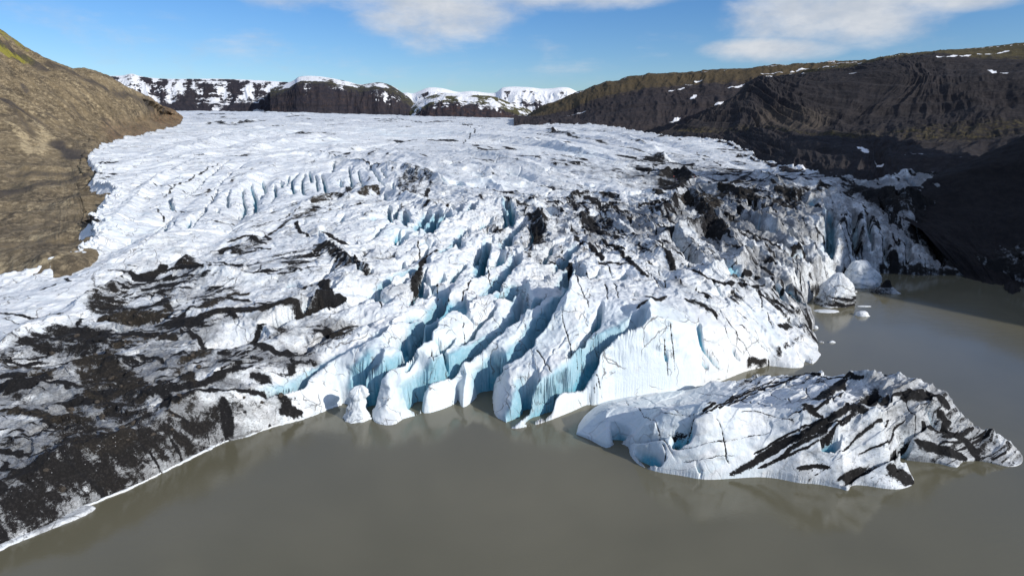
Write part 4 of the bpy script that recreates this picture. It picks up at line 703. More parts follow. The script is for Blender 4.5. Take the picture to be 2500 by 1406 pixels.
left_rows = [
 [(-900, 980, 160), (-400, 830, 165), (-150, 740, 185), (0, 705, 192), (115, 672, 210), (190, 636, 230), (240, 600, 240), (255, 560, 262), (285, 520, 300), (300, 470, 355), (260, 425, 430), (245, 395, 500), (290, 358, 700), (400, 330, 1000), (445, 312, 1300)],
 [(-900, 900, 162), (-500, 745, z2d(-500, 745, 18.2)), (-150, 700, z2d(-150, 700, 19.2)), (0, 681, z2d(0, 681, 19.2)), (115, 657, z2d(115, 657, 20.6)), (150, 640, z2d(150, 640, 21.6)), (225, 590, 248), (222, 558, 272), (258, 505, 326), (285, 482, 353), (225, 450, 400), (212, 395, 505), (278, 350, 725), (400, 322, 1050), (442, 302, 1400)],
 [(-900, 560, 330), (-500, 500, 360), (-150, 450, 400), (0, 425, 430), (100, 400, 480), (150, 398, 500), (170, 396, 505), (180, 394, 508), (190, 393, 509), (200, 392, 510), (205, 391, 511), (210, 390, 512), (280, 344, 740), (400, 316, 1080), (441, 299, 1420)],
 [(-900, 200, 480), (-500, 240, 510), (-150, 260, 540), (0, 270, 570), (60, 275, 600), (110, 280, 640), (150, 285, 680), (180, 290, 720), (200, 292, 750), (220, 295, 780), (240, 298, 800), (260, 300, 830), (310, 300, 950), (390, 297, 1200), (440, 296, 1440)],
 [(-900, -300, 700), (-500, -160, 720), (-150, 0, 760), (0, 120, 800), (45, 140, 840), (110, 168, 880), (150, 182, 900), (200, 200, 940), (240, 214, 980), (270, 226, 1020), (300, 238, 1060), (330, 248, 1100), (370, 264, 1200), (415, 284, 1400), (440, 294, 1460)],
 [(-900, -420, 760), (-500, -230, 800), (-150, -30, 850), (0, 82, 900), (40, 112, 940), (60, 128, 960), (110, 150, 1000), (150, 165, 1030), (200, 178, 1070), (240, 190, 1100), (290, 210, 1140), (340, 232, 1190), (385, 255, 1260), (420, 280, 1450), (440, 292, 1480)],
 [(-900, -300, 1300), (-500, -150, 1300), (-150, 10, 1350), (0, 130, 1500), (40, 150, 1500), (60, 165, 1500), (110, 190, 1600), (150, 200, 1600), (200, 215, 1600), (240, 225, 1700), (290, 245, 1700), (340, 262, 1800), (385, 280, 1900), (420, 300, 1900), (440, 310, 1900)]]
PL = [(9, 4, 0.58, [(0, 478), (60, 462), (120, 445), (200, 430)]), (8, 4, 0.50, [(40, 430), (110, 425), (180, 420)]), (6, 4, 0.72, [(140, 352), (165, 372), (190, 388)]), (8, 4, 0.65, [(180, 368), (205, 380)]), (14, 4, 0.65, [(0, 98), (30, 118), (70, 142), (110, 162)]), (12, 4, 0.58, [(120, 160), (180, 180), (240, 205), (300, 232), (370, 262)]),
      (4, 4, 0.58, [(55, 205), (75, 240)]), (4, 4, 0.50, [(30, 260), (60, 300), (80, 330)]), (4, 4, 0.50, [(170, 250), (200, 290)]), (4, 4, 0.58, [(250, 290), (290, 330)]), (5, 4, 0.43, [(150, 310), (180, 325)]), (4, 4, 0.58, [(120, 280), (140, 290)]), (6, 4, 0.43, [(0, 560), (120, 548), (220, 540)]), (5, 4, 0.43, [(0, 600), (100, 590), (200, 590)]),
      (6, 2, 0.60, [(20, 300), (60, 345), (70, 370)]), (7, 2, 0.60, [(90, 300), (112, 335), (95, 370)]), (5, 2, 0.54, [(120, 450), (175, 446)]), (3, 2, 0.60, [(0, 588), (100, 576), (200, 562)]), (3, 2, 0.60, [(0, 652), (100, 640), (180, 618)]), (6, 2, 0.48, [(10, 520), (90, 505), (150, 500)]), (7, 2, 0.42, [(100, 220), (160, 280), (220, 330)]), (8, 2, 0.36, [(40, 180), (90, 240)]), (5, 2, 0.54, [(170, 410), (230, 430)]), (10, 0, .9, [(0, 112), (30, 128), (60, 145)])]
left_rows[0] = [(a_, b_ + 7 * F_PX / d_, d_) for a_, b_, d_ in left_rows[0]]
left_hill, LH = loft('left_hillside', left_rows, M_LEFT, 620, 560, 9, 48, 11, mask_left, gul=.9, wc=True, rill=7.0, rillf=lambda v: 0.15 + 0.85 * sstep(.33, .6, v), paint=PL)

M_FAR = rock_material('snowy_mountain_rock', [(0.040, 0.036, 0.045), (0.024, 0.024, 0.036), (0.060, 0.046, 0.046), (0.085, 0.07, 0.05), (0.10, 0.055, 0.045)], grass=(0.10, 0.095, 0.04), scale=0.35, strata=0.5)  # bluish rock tones put the distance haze into the colour
def mk_snow(top, mid, low, gr=0.0, seed=0, redv=0.3, tv=(.6, .72)):
    def f(u, v, a, p, h):
        n = fbm(a / 55, p / 220, seed + 3, 5, .6); b = fbm(a / 300, p / 45, seed + 4, 4, .6)
        t0, t1 = tv; s = top * sstep(t0, t1, v) + mid * (sstep(0.25, 0.4, v) * (1 - sstep(t0, t1, v))) + low * (1 - sstep(0.25, 0.4, v))
        s = s + 0.5 * n + 0.25 * b - 0.02 * h * 0.3
        return np.stack([np.full_like(u, gr) * sstep(.3, .7, v), np.clip(s, 0.0, 1), np.full_like(u, .1), np.full_like(u, redv)], 1)
    return f
def mrow(pts, dy, D, x0=None): return [(px, py + dy, D) for px, py in pts]
skyA = [(60, 150), (140, 165), (230, 184), (290, 187), (320, 181), (345, 187), (400, 193), (500, 193), (600, 196), (650, 198), (700, 201), (760, 205), (860, 215)]
mA = [mrow([(p, 300) for p, _ in skyA], 0, 3500), mrow([(p, 262) for p, _ in skyA], 0, 3900), mrow(skyA, 48, 4150), mrow(skyA, 22, 4300), mrow(skyA, 0, 4550), mrow(skyA, 30, 5600)]
loft('snowy_mountain', mA, M_FAR, 520, 170, 5, 260, 21, mk_snow(.98, .50, .38, 0, 2, 0.0, (.72, .84)), rill=16, rillf=lambda v: 1 - .93 * sstep(.5, .72, v))
skyB = [(660, 215), (700, 204), (718, 196), (735, 187), (790, 188), (850, 200), (880, 207), (925, 202), (955, 210), (980, 226), (1005, 245), (1035, 285)]
mB = [mrow([(p, 300) for p, _ in skyB], 0, 3100), mrow([(p, min(285, q + 75)) for p, q in skyB], 0, 3350), mrow([(p, q + 36) for p, q in skyB], 0, 3450), mrow([(p, q + 20) for p, q in skyB], 0, 3550), mrow(skyB, 0, 3900), mrow(skyB, 30, 4600)]
loft('cliff_mountain', mB, M_FAR, 420, 170, 5, 260, 41, mk_snow(.54, .27, .17, 0.5, 7, .35, (.62, .72)), rill=12, rillf=lambda v: 1 - .93 * sstep(.5, .72, v))
skyC = [(930, 240), (985, 228), (1010, 229), (1045, 216), (1080, 217), (1118, 226), (1150, 224), (1205, 228), (1230, 214), (1280, 213), (1330, 218), (1380, 214), (1415, 226), (1480, 245)]
mC = [mrow([(p, 300) for p, _ in skyC], 0, 3900), mrow([(p, q + 55) for p, q in skyC], 0, 4300), mrow([(p, q + 30) for p, q in skyC], 0, 4600), mrow([(p, q + 12) for p, q in skyC], 0, 4800), mrow(skyC, 0, 5000), mrow(skyC, 30, 5800)]
loft('distant_snowfield_mountain', mC, M_FAR, 420, 150, 5, 240, 51, mk_snow(.98, .62, .45, .4, 12, .1), rill=14, rillf=lambda v: 1 - .93 * sstep(.5, .72, v))
skyD = [(1000, 262), (1030, 245), (1060, 232), (1100, 228), (1150, 232), (1200, 236), (1240, 250), (1290, 268), (1330, 285), (1380, 300)]
mD = [mrow([(p, 304) for p, _ in skyD], 0, 3000), mrow([(p, min(296, q + 40)) for p, q in skyD], 0, 3150), mrow([(p, q + 26) for p, q in skyD], 0, 3250), mrow(skyD, 0, 3700), mrow(skyD, 30, 4100)]
loft('terraced_hill', mD, M_FAR, 300, 120, 5, 160, 61, mk_snow(.50, .46, .12, .9, 15, .5, (.3,.4)), rill=10, rillf=lambda v: 1 - .93 * sstep(.5, .72, v))

M_RFAR = rock_material('dark_plateau_rock', [(0.040, 0.034, 0.036), (0.024, 0.021, 0.026), (0.058, 0.048, 0.047), (0.08, 0.066, 0.05), (0.07, 0.045, 0.038)], grass=(0.090, 0.068, 0.036), scale=0.8, strata=0.5)
def mask_rfar(u, v, a, p, h):
    n = fbm(a / 500, p / 35, 73, 5, .6); s = 0.33 * sstep(.45, .7, v) + .16
    snow = np.where((n > 0.42) & (v > 0.35), 0.7, 0.0) * (fbm(a / 130, p / 60, 75, 3) > 0.15)
    return np.stack([sstep(0.42, 0.62, v) * .85, snow, np.full_like(u, .1), np.full_like(u, .2)], 1)
rf_top = [(1255, 293), (1290, 281), (1330, 262), (1400, 236), (1418, 228), (1480, 206), (1560, 190), (1640, 182), (1700, 176), (1800, 170), (1900, 163), (1990, 157), (2080, 152), (2250, 145)]
rf = [mrow([(p, 330) for p, q in rf_top], 0, 1500), [(p, max(q + 6, 296 + (p - 1255) * .02), 1700) for p, q in rf_top], [(p, min(q + 70, 292), 2000) for p, q in rf_top], [(p, min(q + 36, 290), 2250) for p, q in rf_top], [(p, q + 8, 2500) for p, q in rf_top], [(p, q, 2750) for p, q in rf_top], [(p, q + 20, 3600) for p, q in rf_top]]
SNOW_F = [(6, 1, .9, l) for l in ([(1862, 179), (1900, 173), (1960, 168), (2070, 158)], [(1635, 222), (1668, 214)], [(1780, 214), (1815, 207)], [(1750, 256), (1776, 247)], [(1855, 190), (1880, 187)], [(1640, 298), (1655, 288)], [(1700, 200), (1712, 196)], [(1690, 240), (1698, 232)], [(1740, 272), (1752, 262)])]
loft('distant_dark_hillside', rf, M_RFAR, 520, 240, 7, 150, 71, mask_rfar, rill=7, terr=10, paint=SNOW_F)

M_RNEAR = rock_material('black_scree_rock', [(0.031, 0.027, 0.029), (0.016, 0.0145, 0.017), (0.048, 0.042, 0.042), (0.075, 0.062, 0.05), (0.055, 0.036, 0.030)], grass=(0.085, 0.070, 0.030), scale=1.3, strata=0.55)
def mask_rnear(u, v, a, p, h):
    n = fbm(a / 300, p / 14, 83, 5, .6); n2 = fbm(a / 90, p / 40, 85, 4, .6)
    ga = 0.75 * sstep(.72, .80, v) * sstep(0.28, .45, u) + .42 * sstep(.30, .34, v) * (1 - sstep(.40, .46, v)) + 0.2 * n2
    snow = np.where((n > 0.45) & (v > 0.80), 0.7, 0.0) + np.where((n2 > 0.55) & (v < 0.25), 0.40, 0)
    pale = .55 * sstep(.40, .44, v) * (1 - sstep(.52, .58, v)) * sstep(.2, .35, u) * (1 - sstep(.5, .6, u)) + .1
    return np.stack([np.clip(ga, 0, 1), snow, pale, .15 + .3 * n], 1)
rn = [[(1560, 345, 880), (1700, 370, 790), (1780, 372, 740), (1850, 415, 590), (1960, 440, 465), (2090, 480, 392), (2200, 520, 360), (2500, 560, 340), (3100, 640, 330)],
      [(1585, 333, 1010), (1700, 345, 860), (1780, 353, 790), (1855, 397, 625), (1960, 427, 500), (2090, 463, 405), (2200, 490, 390), (2500, 530, 370), (3100, 600, 360)],
      [(1595, 330, 1030), (1700, 332, 960), (1790, 333, 920), (1850, 330, 880), (1950, 350, 740), (2100, 375, 640), (2200, 380, 600), (2500, 390, 560), (3100, 390, 520)],
      [(1605, 328, 1050), (1700, 322, 1040), (1800, 321, 1000), (1850, 322, 980), (1950, 325, 930), (2100, 333, 880), (2300, 328, 820), (2500, 320, 780), (3100, 290, 760)],
      [(1640, 312, 1120), (1740, 295, 1150), (1820, 280, 1130), (1900, 290, 1100), (2000, 296, 1060), (2100, 298, 1040), (2300, 280, 1000), (2500, 255, 960), (3100, 220, 900)],
      [(1680, 297, 1180), (1760, 262, 1250), (1835, 222, 1300), (1900, 215, 1300), (2000, 208, 1300), (2200, 200, 1250), (2300, 192, 1220), (2500, 178, 1180), (3100, 120, 1100)],
      [(1700, 290, 1220), (1775, 250, 1320), (1850, 198, 1420), (1920, 188, 1480), (2050, 174, 1550), (2150, 152, 1580), (2280, 138, 1600), (2500, 150, 1500), (3100, 70, 1400)],
      [(1720, 292, 1500), (1800, 260, 1700), (1880, 210, 1900), (1960, 186, 2000), (2080, 158, 2050), (2180, 142, 2100), (2300, 130, 2150), (2500, 112, 2150), (3100, 50, 2200)],
      [(1720, 300, 2200), (1800, 280, 2200), (1880, 240, 2600), (1960, 210, 2800), (2080, 180, 2900), (2180, 165, 2900), (2300, 150, 2900), (2500, 130, 2900), (3100, 60, 2900)]]
SNOW_N = [(5, 1, .9, l) for l in ([(2290, 139), (2330, 136), (2366, 133)], [(2390, 130), (2460, 124)], [(2415, 170), (2452, 176)], [(2095, 150), (2100, 149)], [(1930, 176), (1962, 174)], [(2080, 178), (2086, 178)])] + [(3, 1, .8, l) for l in ([(1950, 404), (1962, 414)], [(2100, 360), (2112, 372)], [(2140, 400), (2150, 404)], [(2085, 414), (2090, 416)])]
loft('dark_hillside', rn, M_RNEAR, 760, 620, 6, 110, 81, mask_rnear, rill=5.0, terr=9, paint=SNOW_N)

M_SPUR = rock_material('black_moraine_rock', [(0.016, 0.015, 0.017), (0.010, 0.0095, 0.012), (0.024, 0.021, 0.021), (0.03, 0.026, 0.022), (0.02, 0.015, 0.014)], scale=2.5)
spur = [[(2400, 740, 262), (2425, 735, 262), (2460, 740, 260), (2500, 745, 255), (2800, 860, 225), (3400, 1160, 190), (5200, 2000, 150)],
        [(2350, 672, 290), (2400, 681, 283), (2450, 689, 277), (2500, 697, 273), (2800, 800, 240), (3400, 1050, 200), (5200, 1800, 160)],
        [(2250, 570, 316), (2330, 600, 303), (2400, 615, 297), (2500, 618, 290), (2800, 650, 270), (3400, 700, 250), (5200, 900, 230)],
        [(2140, 500, 362), (2210, 515, 347), (2330, 505, 338), (2500, 470, 335), (2800, 400, 330), (3400, 200, 320), (5200, -300, 300)],
        [(2095, 474, 395), (2180, 480, 380), (2300, 425, 380), (2500, 335, 385), (2800, 200, 390), (3400, -100, 400), (5200, -1000, 400)],
        [(2090, 490, 430), (2180, 510, 440), (2300, 480, 460), (2500, 400, 480), (2800, 250, 500), (3400, -50, 520), (5200, -900, 540)]]
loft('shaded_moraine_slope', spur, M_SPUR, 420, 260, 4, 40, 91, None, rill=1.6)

def headland():
    x = np.linspace(200, 1400, 180); y = np.linspace(-500, 620, 160); Xg, Yg = np.meshgrid(x, y); X = Xg.ravel(); Y = Yg.ravel()
    Z = 215 * np.exp(-((X - 520) / 165) ** 2 - ((Y - 110) / 140) ** 2) + 330 * np.exp(-((X - 745) / 130) ** 2 - ((Y - 125) / 130) ** 2) - 9 + 6 * fbm(X / 60, Y / 60, 951, 5)
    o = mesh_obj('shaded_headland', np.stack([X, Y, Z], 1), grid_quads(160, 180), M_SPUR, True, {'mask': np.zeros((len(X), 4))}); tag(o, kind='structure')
headland()

# ------------------------------------------------------------------ water and ground
def water_material():
    m, N, b, P, g = new_mat('silty_lagoon_water')
    n = N.noise(P, 0.012, 4, 0.5, 0.6)
    N.put(N.mix(N.rng(n, 0.35, 0.65), (0.120, 0.113, 0.076), (0.148, 0.138, 0.096)), b.inputs['Base Color'])
    b.inputs['Roughness'].default_value = 0.03; b.inputs['IOR'].default_value = 1.42
    r1 = N.noise(N.mapping(P, (0.55, 1.6, 1), (0, 0, 0.25)), 1.9, 4, 0.6, 0.4); r2 = N.noise(N.mapping(P, (0.5, 1.3, 1), (0, 0, -0.3)), 0.28, 3, 0.5)
    amp = N.rng(N.noise(P, 0.02, 2), 0.4, 0.62, 0.25, 1.0)
    h = N.math('MULTIPLY', N.math('ADD', N.math('MULTIPLY', r1, 0.9), r2), amp)
    bump(N, b, h, 0.5, 0.055)
    return m
M_WATER = water_material()
water = mesh_obj('water', [(-900, -900, 0), (1200, -900, 0), (1200, 420, 0), (-900, 420, 0)], [[0, 1, 2, 3]], M_WATER, False); tag(water, kind='structure')
M_GROUND = rock_material('dark_ground', [(0.05, 0.045, 0.04), (0.035, 0.03, 0.03), (0.06, 0.05, 0.045), (0.07, 0.06, 0.05), (0.05, 0.04, 0.03)], scale=0.3)
ground = mesh_obj('ground', [(-30000, -30000, -6), (30000, -30000, -6), (30000, 30000, -6), (-30000, 30000, -6)], [[0, 1, 2, 3]], M_GROUND, False, {'mask': np.zeros((4, 4))}); tag(ground, kind='structure')

# ------------------------------------------------------------------ iceberg
BSH = [(1407, 1060), (1440, 1073), (1480, 1093), (1505, 1082), (1533, 1090), (1540, 1112), (1562, 1135), (1600, 1150), (1660, 1160), (1720, 1170), (1780, 1168), (1850, 1164), (1900, 1168), (1950, 1178), (2000, 1182), (2050, 1192), (2070, 1197), (2078, 1186), (2105, 1184), (2160, 1192), (2200, 1193), (2232, 1180), (2222, 1158), (2205, 1132), (2200, 1122), (2240, 1126), (2290, 1131), (2335, 1141), (2352, 1127), (2400, 1126), (2460, 1139), (2490, 1134), (2498, 1120),
       (2488, 1104), (2465, 1092), (2430, 1084), (2390, 1078), (2340, 1068), (2290, 1050), (2200, 1040), (2100, 1016), (2000, 985), (1900, 958), (1850, 954), (1800, 954), (1700, 956), (1600, 959), (1520, 972), (1470, 985), (1432, 1012), (1412, 1038)]
BZ = [(1440, 1020, 4), (1440, 1050, 4), (1490, 1040, 6.5), (1490, 1075, 3.5), (1520, 990, 4), (1600, 1000, 6), (1600, 965, 2), (1560, 1080, 7), (1560, 1110, 4.5), (1610, 1060, 8.5), (1620, 1110, 6), (1700, 1000, 8), (1700, 958, 3), (1700, 1070, 9.5), (1700, 1130, 5), (1800, 1000, 10), (1800, 945, 6), (1850, 925, 6), (1800, 1070, 9.5), (1800, 1130, 5), (1950, 1000, 12.5), (1950, 1070, 10), (1950, 1130, 5.5), (1950, 930, 8.5), (2050, 950, 11), (2120, 925, 13), (2100, 1000, 14), (2050, 1080, 9.5),
      (2050, 1150, 4), (2150, 960, 13), (2230, 962, 13), (2290, 972, 12), (2180, 1050, 11), (2180, 1100, 6), (2250, 1080, 6.5), (2300, 1010, 9.5), (2300, 1080, 4.5), (2400, 1060, 4.5), (2400, 1095, 3), (2450, 1100, 2.2), (2150, 1150, 4), (2200, 1170, 2), (2270, 1020, 11)]
bsh_w = smooth_line(np.array([on_z(px, py, 0)[:2] for px, py in BSH]), 3); bP, bZ = ctrl(BZ)
b_tps = TPS(bP / 30.0, bZ, 2e-3)
def b_base(x, y):
    ins = inside(bsh_w, x, y); d = np.full(len(x), 12.0); i, dd, _, _ = seg_field(np.vstack([bsh_w, bsh_w[:1]]), x, y, 12); d[i] = dd
    sd = np.where(ins, d, -d); z = b_tps(np.stack([x, y], 1) / 30.0); S = np.clip(sd / 6.0, 0, 1) ** 0.70
    return np.where(ins, np.maximum(z, 0.8) * (0.08 + 0.92 * S), -2.0 * np.clip(-sd, 0, 1)), sd
bproj = lambda L, n=3: project_lines(L, lambda x, y: b_base(x, y)[0], n)
def build_iceberg():
    BD = [(0.45, 1, 0, [(1540, 1086), (1600, 1064), (1660, 1036), (1720, 1006), (1800, 972), (1880, 945), (1930, 925), (1965, 912)]), (0.8, 1, 0, [(1780, 1168), (1840, 1140), (1900, 1106), (1960, 1068), (2010, 1030), (2060, 1002), (2100, 985)]), (0.7, 1, 0.1, [(2045, 1190), (2090, 1165), (2140, 1138), (2190, 1096), (2235, 1062)]),
          (0.5, 0.9, 0, [(1850, 1150), (1900, 1125), (1960, 1090), (2010, 1060)]), (1.0, 1, 0, [(1985, 985), (2020, 960), (2060, 935)]), (0.7, 1, 0, [(2080, 1000), (2110, 972), (2140, 950)]), (0.8, 1, 0, [(2040, 1010), (2090, 1000), (2120, 1030)]), (1.0, 1, 0, [(2095, 995), (2135, 975), (2170, 975)]), (1.2, 1, 0, [(2210, 985), (2250, 962), (2290, 975), (2310, 995)]),
          (0.8, 0.9, 0, [(1955, 998), (1975, 1015), (2000, 1025)]),  (1.2, 1, 0, [(2240, 1090), (2290, 1110), (2350, 1122)]), (0.8, 0.9, 0, [(2255, 1040), (2300, 1060), (2350, 1080), (2385, 1120)]), (2.2, 1, 0.1, [(2175, 1150), (2200, 1165), (2225, 1178)]), (0.5, 0.9, 0, [(2300, 1080), (2340, 1060), (2365, 1050)]),
          (0.4, 0.9, 0, [(1860, 925), (1960, 918), (2040, 928), (2110, 932)]),  (0.6, 0.95, 0, [(1990, 1062), (2030, 1035), (2085, 1020)]), (0.5, 0.8, 0.1, [(1950, 1160), (2000, 1150), (2030, 1140)]), (0.8, 0.8, 0, [(2290, 1000), (2310, 1030), (2290, 1060)]), (0.45, 0.9, 0, [(2160, 1000), (2200, 980), (2230, 960)]), (0.35, .9, 0, [(2330, 1100), (2390, 1075), (2440, 1060)]), (0.3, .9, 0, [(2420, 1125), (2450, 1105)])]
    BD += [(.28, .9, 0, l) for l in ([(1560, 1084), (1640, 1052), (1720, 1018), (1800, 982), (1870, 955)], [(1720, 1004), (1800, 966), (1880, 938), (1960, 920)], [(1800, 1168), (1880, 1128), (1950, 1088), (2000, 1050), (2040, 1022)], [(1880, 1158), (1960, 1112), (2030, 1060), (2080, 1030)], [(2060, 1180), (2130, 1140), (2190, 1102)], [(1930, 1020), (2000, 990), (2050, 962)], [(1990, 975), (2040, 945), (2080, 932)], [(2100, 1120), (2160, 1080), (2210, 1040)], [(2060, 1100), (2120, 1060), (2170, 1030)], [(2290, 1095), (2350, 1078), (2400, 1060)], [(1840, 1120), (1920, 1080), (1980, 1040)])]
    CR = [[(1530, 978), (1560, 1002), (1600, 1045), (1620, 1080), (1650, 1130)], [(1715, 1015), (1750, 1040), (1762, 1080), (1770, 1120), (1782, 1160)], [(1570, 1000), (1650, 1000), (1700, 1020)], [(1612, 1080), (1618, 1110), (1612, 1152)], [(1700, 958), (1800, 975), (1900, 1000)], [(1850, 940), (1940, 985)], [(1960, 950), (2010, 985)], [(1600, 1010), (1700, 1005), (1650, 1002)][:2], [(2200, 960), (2230, 1020), (2240, 1060)], [(1800, 1005), (1860, 1010), (1950, 1040)], [(1660, 1140), (1720, 1128), (1800, 1112)], [(1640, 1100), (1760, 1090), (1900, 1050)]]
    CV = [(1.7, 4.5, 1, [(1500, 1088), (1512, 1062), (1500, 1040)]), (1.9, 4, 1, [(1648, 1085), (1655, 1060), (1672, 1040)]), (1.8, 4, 1, [(2010, 1100), (2035, 1080), (2050, 1062)]), (0.5, 2.5, 0.9, [(1698, 1135), (1712, 1160)]), (1.7, 4, 1, [(1560, 1098), (1590, 1122), (1606, 1142)]), (0.8, 3, .5, [(1680, 1062), (1662, 1080)]), (0.8, 2.5, 0.4, [(1545, 1084), (1600, 1064), (1720, 1008)]), (1.2, 4, 0.8, [(2200, 1120), (2215, 1100), (2225, 1080)]),
          (0.9, 3, 0.3, [(2190, 1098), (2235, 1060), (2265, 1035)]), (0.9, 2.5, 0.2, [(2060, 1190), (2140, 1140), (2190, 1098)]), (1.0, 3.0, 0.5, [(2260, 1000), (2285, 1030), (2310, 1055)]), (0.8, 2, .5, [(2100, 990), (2140, 960), (2180, 950)])]
    RG = [(3, 2.2, [(2060, 930), (2110, 926), (2138, 935)]), (3, 1.5, [(1560, 1060), (1600, 1050)]), (3, 1.8, [(1680, 1050), (1740, 1030)]), (3.5, 1.5, [(1720, 950), (1800, 930), (1850, 925)]), (2.5, 1.8, [(2090, 1060), (2150, 1010), (2190, 990)]), (2.5, 1.8, [(2210, 1060), (2260, 1000), (2290, 985)]), (2, 1.2, [(2320, 1040), (2400, 1060), (2460, 1090)])]
    BB = [[(2020, 1115), (2000, 1090), (2040, 1075), (2050, 1100)], [(2150, 1020), (2190, 1010), (2200, 1060), (2170, 1060)], [(2260, 1000), (2290, 995), (2300, 1020), (2275, 1025)]]
    F = {'deb': [(c[0], c[1], c[2], g) for c, g in zip(BD, bproj([c[-1] for c in BD]))], 'crack': bproj(CR), 'crev': [(c[0], c[1], c[2], g) for c, g in zip(CV, bproj([c[-1] for c in CV]))], 'ridge': [(c[0], c[1], g) for c, g in zip(RG, bproj([c[-1] for c in RG]))]}
    BK = []
    F['dpoly'] = [(1, 0, bproj([[(2140, 1140), (2190, 1130), (2228, 1178), (2200, 1182), (2160, 1165)]], 2)[0]), (0.9, 0, bproj([[(2060, 985), (2130, 940), (2160, 975), (2120, 1000), (2090, 1040), (2060, 1010)]], 2)[0])]
    x = np.arange(bsh_w[:, 0].min() - 2, bsh_w[:, 0].max() + 2, 0.16); y = np.arange(bsh_w[:, 1].min() - 2, bsh_w[:, 1].max() + 2, 0.085)
    Yg, Xg = np.meshgrid(y, x, indexing='ij'); X = Xg.ravel(); Y = Yg.ravel(); Z, sd = b_base(X, Y)
    # tilted layers standing proud on the right half
    th = math.radians(52); Zb_ = np.maximum(Z, -1); u = X * math.cos(th) - (Y + Zb_) * math.sin(th); lay = fbm(u / 3.2, (X * math.sin(th) + Y * math.cos(th)) / 22, 401, 3, .5, True)
    rt = sstep(45, 62, X); Z = Z + np.where(sd > 0, lay * 0.75 * rt * sstep(0, 2.5, sd), 0)
    dirt = np.clip(0.04 + 0.22 * rt + .3 * sstep(72, 86, X) + 0.12 * fbm(u / 1.2, Y / 9, 411, 3), 0, 1)
    Z, mask = apply_features(X, Y, Z, np.maximum(sd, 0), F, None, np.full(len(X), .32), dirt, 1.0, fac=1.2 + 2.0 * sstep(45, 70, X))
    ln_ = np.maximum(1 - np.abs(vn((u + .5 * fbm(X / 6, Y / 6, 441, 2)) / 1.5, Y / 22, 443)) * 4.2, 1 - np.abs(vn(u / 3.2, Y / 30, 445)) * 5.5); mask[:, 0] = np.maximum(mask[:, 0], .5 * sstep(.35, .9, ln_) * rt * sstep(-.35, .1, fbm(X / 10, (Y + Zb_) / 10, 447, 3)))
    bands = 0.35 * sstep(.12, .38, fbm(u / 1.0, Y / 14, 431, 4, .65)) * np.clip(.10 + rt, 0, 1) * sstep(-.3, .2, fbm(X / 14, (Y + Zb_) / 10, 433, 3)); mask[:, 0] = np.clip(np.maximum(mask[:, 0], bands), 0, 1)
    Z = np.where(sd <= 0, np.minimum(Z, -0.4 - 1.5 * np.clip(-sd, 0, 1)), Z)
    q = grid_quads(len(y), len(x), sd > -1.2); V = np.stack([X, Y, Z], 1)
    V[:, 1] += 0.35 * fbm(Z / 1.6, X / 3, 421, 2) * sstep(0, 1, np.maximum(sd, 0))
    V, q, at = compact(V, q, {'mask': mask})
    o = mesh_obj('iceberg', V, q, M_BERG, True, at)
    return tag(o, 'long white iceberg with slanting black ash bands, largest of the floating ice in front', 'iceberg')
build_iceberg()

# ------------------------------------------------------------------ rounded ice forms (closed bodies)
def ice_body(name, px, py, prof, label, cat, group=None, sq=(1, 1), seed=0, deb=0.0, dirt=0.1, blue=0.0, amp=0.12, rot=0.0, lean=(0, 0), z0=0.0, res=56, debf=None, squash=1.0):
    """prof: list of (height, radius); a closed body turned round a leaning axis and roughened"""
    base = on_z(px, py, z0); prof = np.array(prof, float); nr = res; na = res + 8
    s = np.linspace(0, 1, nr); pp = smooth_line(prof, 8); l = np.concatenate([[0], np.cumsum(np.hypot(*np.diff(pp, axis=0).T))]); l /= l[-1]
    hz = np.interp(s, l, pp[:, 0]); rr = np.interp(s, l, pp[:, 1]); rr[-1] = 0.0
    A = np.linspace(0, 2 * PI, na, endpoint=False); HH, AA = np.meshgrid(hz, A, indexing='ij'); RR = np.repeat(rr[:, None], na, 1)
    H = hz.max() + 1e-6; Rm = rr.max()
    cu = np.cos(AA) * RR; cv = np.sin(AA) * RR
    f = 1 + amp * 2.2 * fbm((np.cos(AA) * 1.1 + 5).ravel(), (np.sin(AA) * 1.1 + HH / Rm * .9).ravel(), seed, 3).reshape(AA.shape) + amp * .6 * fbm((np.cos(AA) * 4 + HH / Rm * 2).ravel(), (np.sin(AA) * 4 + HH / Rm * 2).ravel(), seed + 5, 3, .5, True).reshape(AA.shape)
    x = cu * f * sq[0] + lean[0] * HH; y = cv * f * sq[1] + lean[1] * HH; z = HH * (1 + 0.08 * fbm((cu / Rm * 2).ravel(), (cv / Rm * 2).ravel(), seed + 9, 2).reshape(AA.shape))
    c, s_ = math.cos(rot), math.sin(rot); V = np.stack([x * c - y * s_, x * s_ + y * c, z], -1).reshape(-1, 3)
    if Rm > 1.2: fo = facets(V[:, 0] + V[:, 2] * .4, V[:, 1] + V[:, 2] * 1.1, Rm * .42, seed + 70, .5, 1.3) * Rm * .10; V[:, :2] *= (1 + fo / Rm)[:, None]
    i = np.arange(nr * na).reshape(nr, na); j = np.roll(i, -1, 1); q = np.stack([i[:-1], j[:-1], j[1:], i[1:]], -1).reshape(-1, 4)
    V = np.vstack([V, [[0, 0, V[:na, 2].min()]]]); k = len(V) - 1
    tr = np.stack([np.full(na, k), j[0], i[0]], -1)
    db = np.full(len(V), deb) if debf is None else debf(V, H, Rm)
    mk = np.stack([db, np.full(len(V), blue), np.full(len(V), dirt), np.zeros(len(V))], 1)
    o = mesh_obj(name, V, q, M_ICE, True, {'mask': mk}, tris=tr); o.location = (base[0], base[1], z0)
    return tag(o, label, cat, group)
